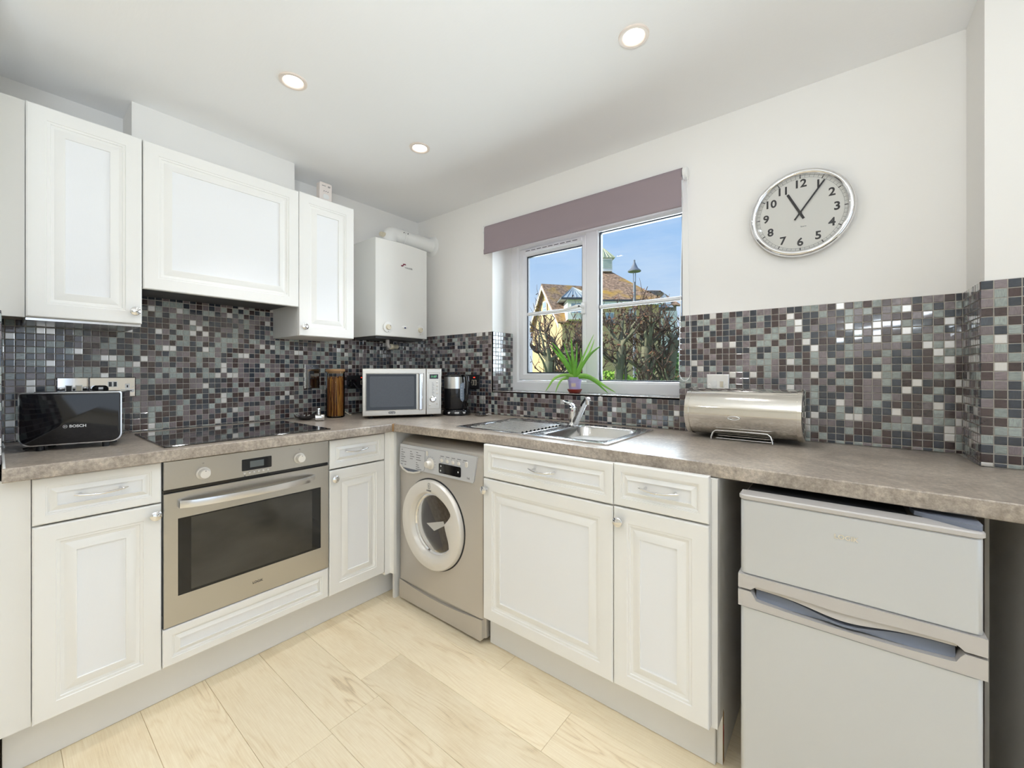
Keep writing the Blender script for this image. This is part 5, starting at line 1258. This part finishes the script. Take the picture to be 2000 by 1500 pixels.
wg = g.build('water_gauge', M_win_blue, ke, 0)
g = G(MK)
for k in range(5):
    uu = 0.025; g.box(uu, uu + 0.009, 0.108 + k * 0.017, 0.1095 + k * 0.017, 0.063, 0.0675)
g.build('gauge_mark', M_inkwhite, wg, 0)
for u_, w_, hw_ in ((-0.044, 0.072, 0.011), (0.0, 0.0835, 0.014), (0.040, 0.0735, 0.013)):
    g = G(MK); g.rrect(u_ - hw_, u_ + hw_, 0.013, 0.024, w_ - 0.006, w_ + 0.0018, 0.005, edge=0.001); g.build('base_button', M_steel_h, kb, 40)

# sink plug / strainer tray
pgx, pgy = -1.712, 1.846
c = thing('sink_strainer', 'small flat steel strainer lying on the worktop right of the kettle', 'strainer', (pgx, pgy, ZW))
g = G(T(pgx, pgy, ZW)); g.lathe([(0.024, 0.0006), (0.039, 0.005), (0.041, 0.008), (0.039, 0.0085), (0.024, 0.004), (0.0002, 0.0036)], (0, 0, 0), (0, 0, 1), 32); g.build('dish', M_chrome, c, 50)
g = G(T(pgx, pgy, ZW)); g.lathe([(0.010, 0.004), (0.009, 0.012), (0.004, 0.016), (0.0002, 0.0165)], (-0.004, 0.004, 0), (0, 0, 1), 16); g.build('knob', M_greyd, c, 50)
g = G(T(pgx, pgy, ZW)); g.tube([(0.030, 0.010, 0.0085), (0.042, 0.016, 0.012), (0.056, 0.021, 0.009), (0.066, 0.020, 0.004)], 0.003, 8); g.build('clip', M_chrome, c, 50)

# bread bin
bba = math.radians(-2)
bb = thing('bread_bin', 'stainless steel cylindrical roll-front bread bin on wire feet', 'bread bin', (-0.296, 1.827, ZW), bba)
# local frame: x along the axis, y back; axis height 0.107
RB, HB, zc_ = 0.0965, 0.1985, 0.1070
def cyl_arc(r, a0_, a1_, n_): return [(r * math.cos(a0_ + (a1_ - a0_) * k / n_), r * math.sin(a0_ + (a1_ - a0_) * k / n_)) for k in range(n_ + 1)]
M_bin = mat('polished_steel', (0.78, 0.75, 0.70, 1), 0.09, metal=1.0, bump=(6, 0.02, ONE))
def shell(r, t_, a0_, a1_, x0_, x1_):
    g = G(); out_ = cyl_arc(r, a0_, a1_, 40); inn_ = list(reversed(cyl_arc(r - t_, a0_, a1_, 40)))
    g.loft([[(x_, p[0], zc_ + p[1]) for p in out_ + inn_] for x_ in (x0_, x1_)]); return g
shell(RB - 0.004, 0.002, math.radians(190), math.radians(424), -HB + 0.012, HB - 0.010).build('lower_shell', M_bin, bb, 40, local=True)
g = shell(RB - 0.0015, 0.002, math.radians(60), math.radians(197), -HB + 0.014, HB - 0.012); rf_ = g.build('roll_front', M_bin, bb, 40, local=True)
for x0_, x1_, nm in ((-HB, -HB + 0.020, 'end_cap'), (HB - 0.018, HB, 'end_cap')):
    g = G(); s_ = 1 if x0_ < 0 else -1
    xo, xi = (x0_, x1_) if s_ > 0 else (x1_, x0_)
    g.lathe([(RB - 0.006, 0), (RB, 0.003), (RB + 0.0005, abs(x1_ - x0_) - 0.001), (RB - 0.003, abs(x1_ - x0_))], (xo, 0, zc_), (s_, 0, 0), 64); g.build(nm, M_bin, bb, 40, local=True)
g = G(); ang_ = math.radians(192); py_, pz_ = (RB - 0.0015) * math.cos(ang_), (RB - 0.0015) * math.sin(ang_)
g.tube([(-0.014 + 0.020 * math.cos(a), py_ - 0.006 - 0.004 * abs(math.cos(a)) * 0 , zc_ + pz_ + 0.004 + 0.0065 * math.sin(a)) for a in [2 * PI * q / 20 for q in range(20)]], 0.0022, 8, closed=True); g.build('pull', M_chrome, rf_, 60, local=True)
g = G()
fx0, fx1 = -0.098, 0.108
def leg_wire(yf):
    return [(fx0, yf, 0.0032), (fx0, yf, 0.012), (fx0 + 0.006, yf * 0.95, 0.030), (fx0 + 0.016, yf * 0.92, 0.038), (0.0, yf * 0.92, 0.039), (fx1 - 0.016, yf * 0.92, 0.038), (fx1 - 0.006, yf * 0.95, 0.030), (fx1, yf, 0.012), (fx1, yf, 0.0032)]
for yf, nm in ((-0.078, 'wire_foot'), (0.072, 'wire_foot')):
    g = G(); g.tube(leg_wire(yf), 0.0032, 8); g.build(nm, M_steel_h, bb, 60, local=True)
for xx, zz in ((None, 0.006), (None, 0.012)):
    g = G(); yf = -0.055 if zz < 0.01 else -0.020
    g.tube([(fx0 + 0.012, yf, zz), (fx1 - 0.004, yf, zz)], 0.0016, 6); g.build('cross_wire', M_steel_h, bb, 60, local=True)

# aloe on the window sill
ax0, ay0, az0 = -1.163, 2.020, 1.0585
alo = thing('aloe_plant', 'aloe plant in a lilac pot on a red saucer on the window sill', 'plant', (ax0, ay0, az0))
g = G(T(ax0, ay0, az0)); g.lathe([(0.029, 0.0004), (0.034, 0.006), (0.040, 0.018), (0.0425, 0.021), (0.041, 0.022), (0.036, 0.012), (0.0002, 0.006)], (0, 0, 0), (0, 0, 1), 36); g.build('saucer', M_saucer, alo, 50)
g = G(T(ax0, ay0, az0)); g.lathe([(0.029, 0.0068), (0.0365, 0.066), (0.0365, 0.067), (0.0385, 0.068), (0.0405, 0.088), (0.0395, 0.089), (0.036, 0.086), (0.034, 0.076), (0.0002, 0.076)], (0, 0, 0), (0, 0, 1), 36, True, False); pot = g.build('pot', M_pot, alo, 40)
g = G(T(ax0, ay0, az0)); g.lathe([(0.0345, 0.0765), (0.02, 0.080), (0.0002, 0.081)], (0, 0, 0), (0, 0, 1), 24, False, True); g.build('soil', M_soil, alo, 50)
# sticker curved on the pot towards the room
cd = Vector((-ax0, -ay0, 0)).normalized(); cr_ = Vector((-cd.y, cd.x, 0))
g = G(T(ax0, ay0, az0)); ca = math.atan2(cd.y, cd.x)
for i in range(6):
    a, b = ca - 0.55 + 0.12 * i, ca - 0.55 + 0.12 * (i + 1)
    g.poly([(0.0345 * math.cos(a), 0.0345 * math.sin(a), 0.036), (0.0345 * math.cos(b), 0.0345 * math.sin(b), 0.036), (0.0366 * math.cos(b), 0.0366 * math.sin(b), 0.056), (0.0366 * math.cos(a), 0.0366 * math.sin(a), 0.056)])
g.build('sticker', M_sticker, pot, 0)
def aloe_leaf(pts, w0, mi=0):
    """tapering fleshy blade along pts (local, right/toward/up)"""
    g = G(); P = [Vector((ax0, ay0, az0)) + cr2 * p[0] + cd * p[1] + Vector((0, 0, p[2])) for p in pts]
    m = 12; Q = []
    for k in range(m + 1):
        t = k / m * (len(P) - 1); i = min(int(t), len(P) - 2); f = t - i
        p0, p1, p2, p3 = P[max(i - 1, 0)], P[i], P[i + 1], P[min(i + 2, len(P) - 1)]
        Q.append(0.5 * ((2 * p1) + (p2 - p0) * f + (2 * p0 - 5 * p1 + 4 * p2 - p3) * f * f + (3 * p1 - p0 - 3 * p2 + p3) * f ** 3))
    rg = []
    for k in range(m + 1):
        t = k / m; d_ = (Q[min(k + 1, m)] - Q[max(k - 1, 0)]).normalized()
        sdv = d_.cross(Vector(cd) if abs(d_.dot(cd)) < 0.9 else Vector((0, 0, 1))).normalized(); nv = sdv.cross(d_)
        w_ = w0 * (1 - t) ** 0.75 * (1.0 if t > 0.06 else 0.9) + 0.0006; h_ = w_ * 0.38
        rg.append([Q[k] + sdv * w_ * math.cos(a) + nv * h_ * (math.sin(a) if math.sin(a) > 0 else 0.35 * math.sin(a)) for a in [2 * PI * q / 8 for q in range(8)]])
    g.loft(rg); return g.build('leaf', M_aloe_l if mi else M_aloe, alo, 60)
cr2 = -cr_ if (-cr_).dot(Vector((1, 0.6, 0))) > 0 else cr_
LF = [([(0.0, 0.01, 0.085), (-0.045, 0.02, 0.155), (-0.100, 0.02, 0.225), (-0.142, 0.02, 0.272)], 0.0135, 0),
      ([(0.0, 0.0, 0.085), (-0.040, 0.0, 0.160), (-0.085, 0.0, 0.235), (-0.128, 0.0, 0.285)], 0.0125, 0),
      ([(0.0, 0.02, 0.085), (-0.006, 0.03, 0.155), (-0.014, 0.03, 0.230), (-0.019, 0.03, 0.310)], 0.0135, 0),
      ([(-0.004, -0.01, 0.09), (-0.022, -0.02, 0.165), (-0.046, -0.03, 0.235), (-0.062, -0.04, 0.285)], 0.0085, 0),
      ([(0.004, -0.01, 0.09), (0.008, -0.02, 0.160), (0.012, -0.03, 0.225), (0.012, -0.03, 0.285)], 0.0075, 0),
      ([(0.006, -0.01, 0.09), (0.034, -0.02, 0.170), (0.072, -0.03, 0.255), (0.107, -0.03, 0.330)], 0.0075, 1),
      ([(0.006, 0.02, 0.08), (0.035, 0.03, 0.145), (0.085, 0.03, 0.215), (0.143, 0.03, 0.262)], 0.0135, 0),
      ([(0.060, 0.0, 0.190), (0.082, -0.01, 0.225), (0.098, -0.02, 0.265), (0.110, -0.02, 0.302)], 0.0060, 1),
      ([(0.028, -0.02, 0.12), (0.036, -0.03, 0.165), (0.036, -0.03, 0.210), (0.032, -0.03, 0.255)], 0.0075, 0),
      ([(0.0, 0.02, 0.090), (-0.055, 0.04, 0.102), (-0.110, 0.05, 0.082), (-0.140, 0.05, 0.040), (-0.160, 0.05, 0.010)], 0.0095, 1),
      ([(-0.03, 0.02, 0.088), (-0.070, 0.05, 0.075), (-0.092, 0.06, 0.040), (-0.104, 0.06, 0.004)], 0.0075, 1),
      ([(0.0, 0.02, 0.092), (0.060, 0.03, 0.098), (0.120, 0.04, 0.070), (0.170, 0.045, 0.036), (0.220, 0.05, 0.006)], 0.0125, 1),
      ([(0.02, 0.03, 0.090), (0.070, 0.05, 0.088), (0.115, 0.06, 0.062), (0.150, 0.06, 0.030), (0.178, 0.06, 0.003)], 0.0105, 0)]
for pts, w0, mi in LF: aloe_leaf(pts, w0, mi)

# ------------------------------------------------------------------ OUTSIDE THE WINDOW
def AB(a, b, z): # camera-right / forward metres to world
    return Vector((a * math.cos(YAW) - b * math.sin(YAW), a * math.sin(YAW) + b * math.cos(YAW), z))
GZ = -0.35
ground = G(); ground.poly([(-60, 2.27, GZ), (40, 2.27, GZ), (40, 80, GZ), (-60, 80, GZ)])
struct('ground', ground, M_grass)
# apartment house
ho = thing('house', 'buff brick house with brown clay tiled roofs beyond the hedge', 'house', AB(6, 30, GZ))
def abpoly(g, pts): g.poly([AB(*p) for p in pts])
gd = Vector((-1.65, 6.0)).normalized(); rd = Vector((6.0, 1.65)).normalized()    # gable direction, ridge direction in (a, b)
E1 = Vector((3.30, 27.0)); E2 = E1 + Vector((-1.65, 6.0)); MID = (E1 + E2) / 2
ze, zr_ = 4.60, 7.62
def at2(p, z, s=0.0, t=0.0): q = p + rd * s + gd * t; return (q.x, q.y, z)
g = G()
abpoly(g, [at2(E1, GZ), at2(E2, GZ), at2(E2, ze), at2(MID, zr_ - 0.15), at2(E1, ze)])
abpoly(g, [at2(E1, GZ), at2(E1, ze), at2(E1, ze, 4.2), at2(E1, GZ, 4.2)])
abpoly(g, [at2(E2, GZ), at2(E2, GZ, 4.2), at2(E2, ze, 4.2), at2(E2, ze)])
# main block walls
mb = [(5.1, 28.0), (10.0, 28.0), (10.0, 36.0), (5.1, 36.0)]
for (p, q) in zip(mb, mb[1:] + mb[:1]): abpoly(g, [(p[0], p[1], GZ), (q[0], q[1], GZ), (q[0], q[1], 6.0), (p[0], p[1], 6.0)])
g.build('wall', M_brick, ho, 0)
g = G()
ov_ = 0.28
def roofslab(pts):
    top = [AB(*p) for p in pts]; n_ = (top[1] - top[0]).cross(top[2] - top[0]).normalized()
    if n_.z < 0: n_ = -n_
    a = [g.bm.verts.new(p) for p in top]; b = [g.bm.verts.new(p - n_ * 0.12) for p in top]
    g.F(a); g.F(list(reversed(b))); [g.F([a[i], a[(i + 1) % len(a)], b[(i + 1) % len(a)], b[i]]) for i in range(len(a))]
roofslab([at2(MID, zr_, -0.35), at2(MID, zr_, 4.6), at2(E1, ze - 0.15, 4.6, -0.15), at2(E1, ze - 0.15, -0.35, -0.15)])
roofslab([at2(MID, zr_, -0.35), at2(MID, zr_, 4.6), at2(E2, ze - 0.15, 4.6, 0.15), at2(E2, ze - 0.15, -0.35, 0.15)])
g.build('roof', M_roof, ho, 0)
g = G(); hz_ = 6.02
roofslab([(4.8, 27.7, hz_), (10.3, 27.7, hz_), (7.75, 32.0, 9.0), (6.55, 32.0, 9.0)])
roofslab([(10.3, 27.7, hz_), (10.3, 36.3, hz_), (7.75, 32.0, 9.0)])
roofslab([(4.8, 36.3, hz_), (4.8, 27.7, hz_), (6.55, 32.0, 9.0)])
roofslab([(10.3, 36.3, hz_), (4.8, 36.3, hz_), (6.55, 32.0, 9.0), (7.75, 32.0, 9.0)])
g.build('hipped_roof', M_roof, ho, 0)
g = G()
for P0, P1 in ((at2(MID, zr_ - 0.14, -0.36), at2(E1, ze - 0.30, -0.36, -0.16)), (at2(MID, zr_ - 0.14, -0.36), at2(E2, ze - 0.30, -0.36, 0.16))):
    a, b = AB(*P0), AB(*P1); dn = Vector((0, 0, -0.24)); inn = AB(rd.x * 0.05, rd.y * 0.05, 0)
    g.loft([[a, a + dn, a + dn + inn, a + inn], [b, b + dn, b + dn + inn, b + inn]])
g.build('bargeboard', M_extwhite, ho, 0)
def abbox(g, a0, a1, b0, b1, z0, z1): g.prism([AB(a0, b0, 0).xy, AB(a1, b0, 0).xy, AB(a1, b1, 0).xy, AB(a0, b1, 0).xy], z0, z1)
g = G(); abbox(g, 5.0, 10.25, 27.62, 27.72, 5.72, 5.96); g.build('fascia', M_extwhite, ho, 0)
g = G(); abbox(g, 4.85, 10.3, 27.55, 27.65, 5.94, 6.06); g.build('gutter', M_extdark, ho, 0)
# cupola
g = G(); abbox(g, 6.92, 7.72, 31.6, 32.4, 8.95, 9.95); cu_ = g.build('cupola', M_extwhite, ho, 0)
g = G()
for k in range(6): abbox(g, 6.98, 7.66, 31.57, 31.62, 9.18 + k * 0.11, 9.24 + k * 0.11)
g.build('louvre', mat('louvre_green', srgb(176, 192, 180), 0.6), cu_, 0)
g = G(); base = [AB(6.78, 31.45, 9.95), AB(7.90, 31.45, 9.95), AB(7.90, 32.55, 9.95), AB(6.78, 32.55, 9.95)]; ap = AB(7.1, 32.0, 10.85)
g.poly(base)
for p, q in zip(base, base[1:] + base[:1]): g.poly([p, q, ap])
for k in range(5):
    p = base[0].lerp(base[1], k / 4); g.tube([p + Vector((0, 0, 0.02)), ap], 0.025, 4)
g.build('cupola_roof', mat('verdigris_roof', srgb(170, 178, 150), 0.5, metal=0.2), cu_, 0)
# dormer
g = G(); abbox(g, 3.55, 5.0, 26.2, 28.6, 4.55, 5.86); dm = g.build('dormer', M_extwhite, ho, 0)
g = G(); base = [AB(3.12, 25.85, 5.86), AB(5.3, 25.85, 5.86), AB(5.3, 28.9, 5.98), AB(3.12, 28.9, 5.98)]; ap = AB(4.05, 27.4, 6.85)
g.poly(base)
for p, q in zip(base, base[1:] + base[:1]): g.poly([p, q, ap])
for k in range(8): g.tube([base[0].lerp(base[1], k / 7) + Vector((0, 0, 0.02)), ap], 0.03, 4)
for k in range(6): g.tube([base[3].lerp(base[0], k / 5) + Vector((0, 0, 0.02)), ap], 0.03, 4)
g.build('dormer_roof', M_lead, dm, 0)
g = G(); abbox(g, 3.10, 5.32, 25.80, 25.90, 5.76, 5.88); g.build('dormer_gutter', M_extdark, dm, 0)
def house_window(a0, a1, b_, z0_, z1_, par, depth=0.06):
    g = G(); abbox(g, a0, a1, b_ - depth, b_, z0_, z1_); f = g.build('window', M_extwhite, par, 0)
    mid = (a0 + a1) / 2
    for x0_, x1_ in ((a0 + 0.06, mid - 0.03), (mid + 0.03, a1 - 0.06)):
        g = G(); abbox(g, x0_, x1_, b_ - depth - 0.01, b_ - depth + 0.002, z0_ + 0.06, z1_ - 0.06); g.build('pane', M_extglass, f, 0)
house_window(3.72, 4.42, 26.2, 4.9, 5.62, dm); house_window(4.50, 4.98, 26.2, 4.9, 5.62, dm)
house_window(6.35, 6.95, 28.0, 4.35, 5.25, ho); house_window(7.95, 8.45, 28.0, 4.2, 5.55, ho)
# narrow window in the gable
g = G(); ctr = MID; q0, q1 = 0.30, 0.85
pw = [at2(MID, 5.35, -0.05, -0.40), at2(MID, 5.35, -0.05, 0.40), at2(MID, 6.35, -0.05, 0.40), at2(MID, 6.35, -0.05, -0.40)]
a = [AB(*p) for p in pw]; off_ = AB(-rd.x * 0.06, -rd.y * 0.06, 0)
g.loft([a, [p + off_ for p in a]]); gw = g.build('window', M_extwhite, ho, 0)
for z0_, z1_ in ((5.43, 5.80), (5.88, 6.27)):
    g = G(); a = [AB(*at2(MID, z0_, -0.125, -0.30)), AB(*at2(MID, z0_, -0.125, 0.30)), AB(*at2(MID, z1_, -0.125, 0.30)), AB(*at2(MID, z1_, -0.125, -0.30))]
    g.loft([a, [p + off_ * 0.2 for p in a]]); g.build('pane', M_extglass, gw, 0)
# second house further right
h2 = thing('house', 'smaller white gabled house wing behind the street lamp', 'house', AB(11, 34, GZ))
g = G(); abbox(g, 10.35, 12.4, 31.0, 35.0, GZ, 6.2); g.build('wall', mat('grey_render', srgb(150, 148, 140), 0.9), h2, 0)
g = G()
roofslab([(10.33, 33.0, 7.75), (11.9, 33.0, 7.75), (12.6, 30.6, 6.2), (10.33, 30.6, 6.2)]); roofslab([(10.33, 33.0, 7.75), (11.9, 33.0, 7.75), (12.6, 35.4, 6.2), (10.33, 35.4, 6.2)])
g.build('roof', M_roof, h2, 0)
g = G(); g.poly([AB(10.4, 30.5, 6.0), AB(12.0, 30.5, 6.0), AB(11.6, 31.3, 7.2)]); g.poly([AB(12.0, 30.5, 6.0), AB(12.45, 33.0, 6.0), AB(11.6, 31.3, 7.2)]); g.poly([AB(10.4, 30.5, 6.0), AB(11.6, 31.3, 7.2), AB(12.45, 33.0, 6.0)])
g.build('porch_roof', M_lead, h2, 0)
g = G(); abbox(g, 10.75, 11.9, 29.6, 31.0, GZ, 5.6); by = g.build('bay', M_extwhite, h2, 0)
house_window(10.9, 11.4, 29.6, 4.1, 5.2, by); house_window(10.9, 11.4, 29.6, 1.6, 3.0, by)
# street lamp
sl = thing('street_lamp', 'grey street lamp post with conical hat beyond the hedge', 'street lamp', AB(4.17, 14.0, GZ))
p0 = AB(4.17, 14.0, 0)
g = G(); g.cyl((p0.x, p0.y, GZ), (p0.x, p0.y, 4.25), 0.055, 0.045, 12)
for s_ in (-1, 1):
    q = AB(4.17 + 0.035 * s_, 14.0, 0); g.cyl((q.x, q.y, 4.22), (q.x, q.y, 4.66), 0.014, n=8)
g.build('post', M_lampgrey, sl, 40)
g = G(); g.lathe([(0.215, 4.60), (0.22, 4.63), (0.12, 4.72), (0.055, 4.86), (0.03, 4.93), (0.022, 4.94), (0.032, 4.98), (0.0002, 5.02)], (p0.x, p0.y, 0), (0, 0, 1), 24); g.build('hat', M_lampgrey, sl, 50)

# pollarded hedge trees
rt_ = random.Random(11)
def tree(a, b, top, rad, lean, nb, label, tw=1.0, leaves=0):
    root = thing('hedge_tree', label, 'tree', AB(a, b, GZ))
    g = G(); gt = G(); gl = G()
    base = AB(a, b, GZ - 0.02); dirR = AB(1, 0, 0); dirF = AB(0, 1, 0)
    pts = []
    for k in range(7):
        t = k / 6; pts.append(base + dirR * (lean * t + 0.03 * math.sin(5 * t + a)) + dirF * 0.04 * math.sin(4 * t) + Vector((0, 0, (top - GZ) * t)))
    g.tube(pts, [rad * (1.15 - 0.35 * k / 6 + (0.12 if k == 6 else 0)) for k in range(7)], 9)
    def branch(p, d, L, r, depth):
        n_ = 4; q = [p]; dd = d.copy()
        for k in range(n_):
            dd = (dd + Vector((rt_.gauss(0, 0.20), rt_.gauss(0, 0.20), rt_.gauss(0.10, 0.14)))).normalized()
            q.append(q[-1] + dd * L / n_)
        (g if depth == 0 else gt).tube(q, [r * (1 - 0.6 * k / n_) for k in range(n_ + 1)], 6 if depth == 0 else 4)
        if depth < 2:
            for k in range(rt_.randint(3, 5)):
                i = rt_.randint(1, n_); dv = (dd + Vector((rt_.gauss(0, 0.75), rt_.gauss(0, 0.75), rt_.gauss(0.25, 0.5)))).normalized()
                branch(q[i], dv, L * rt_.uniform(0.45, 0.8), max(r * 0.42, 0.0035), depth + 1)
        for k in range(leaves if depth == 2 else 0):
            if rt_.random() < 0.35:
                c_ = q[rt_.randint(1, n_)]; s_ = 0.022; u_ = Vector((rt_.gauss(0, 1), rt_.gauss(0, 1), rt_.gauss(0, 1))).normalized(); v_ = u_.orthogonal().normalized()
                gl.poly([c_, c_ + u_ * s_ + v_ * s_ * 0.5, c_ + u_ * s_ * 2, c_ + u_ * s_ - v_ * s_ * 0.5])
    for k in range(nb):
        i = rt_.choice((3, 4, 5, 5, 6, 6, 6)); ang = rt_.uniform(0, 2 * PI)
        d = Vector((math.cos(ang) * 0.85, math.sin(ang) * 0.85, rt_.uniform(0.45, 1.2))).normalized()
        branch(pts[i], d, rt_.uniform(0.30, 0.52) * tw, rad * rt_.uniform(0.30, 0.5), 0)
    g.build('trunk', M_bark, root, 60); t_ = gt.build('twigs', M_twig, root, 0); t_['kind'] = 'stuff'
    if leaves and len(gl.bm.faces):
        l_ = gl.build('dead_leaves', M_deadleaf, root, 0, normals=False); l_['kind'] = 'stuff'
tree(0.29, 4.7, 1.32, 0.055, 0.16, 12, 'leaning bare hedge tree furthest left in the window', 1.0, 2)
tree(0.66, 5.0, 1.20, 0.075, 0.10, 13, 'bare hedge tree with bent trunk behind the aloe', 1.0, 3)
tree(0.92, 5.6, 1.40, 0.05, -0.06, 12, 'thin bare hedge tree behind the window mullion', 0.95, 2)
tree(1.30, 5.0, 1.52, 0.062, 0.03, 13, 'upright bare hedge tree right of the mullion', 0.9, 4)
tree(1.56, 4.9, 1.50, 0.070, 0.03, 12, 'thick upright bare hedge tree in the middle of the right pane', 0.85, 2)
tree(1.62, 5.2, 1.42, 0.055, 0.28, 9, 'slanting bare hedge tree crossing the right pane', 0.8, 1)
tree(1.88, 4.9, 1.58, 0.068, 0.02, 14, 'upright bare hedge tree nearest the right edge of the window', 1.0, 2)
# leafy shrubs behind the hedge
def shrub(a, b, w, h, n_, m, label):
    root = thing('shrub', label, 'shrub', AB(a, b, GZ))
    g = G(); r_ = random.Random(int(a * 100))
    for k in range(n_):
        u = r_.gauss(0, 0.45) * w; v = r_.gauss(0, 0.35) * w; z = GZ + h * (r_.random() ** 0.6) * max(0.2, 1 - (u / w) ** 2 * 0.6)
        c_ = AB(a + u, b + v, z); s_ = r_.uniform(0.03, 0.06); x_ = Vector((r_.gauss(0, 1), r_.gauss(0, 1), r_.gauss(0, 1))).normalized(); y_ = x_.orthogonal().normalized()
        g.poly([c_, c_ + x_ * s_ + y_ * s_ * 0.6, c_ + x_ * s_ * 2, c_ + x_ * s_ - y_ * s_ * 0.6])
    o = g.build('foliage', m, root, 0, normals=False); o['kind'] = 'stuff'
    g = G()
    for k in range(6):
        d_ = AB(a + r_.gauss(0, 0.3) * w, b + r_.gauss(0, 0.2) * w, GZ + h * 0.8); g.tube([AB(a, b, GZ - 0.02), d_], [0.02, 0.006], 5)
    g.build('stem', M_twig, root, 0)
shrub(1.75, 7.0, 0.75, 1.55, 1700, M_leafg, 'bright green shrub behind the hedge, lower left of the right pane')
shrub(2.75, 7.2, 0.85, 1.85, 2000, M_leafd, 'darker green shrub behind the hedge, towards the right of the window')
shrub(0.75, 8.5, 0.50, 1.15, 800, M_leafg, 'small green shrub behind the aloe and the bent hedge tree')
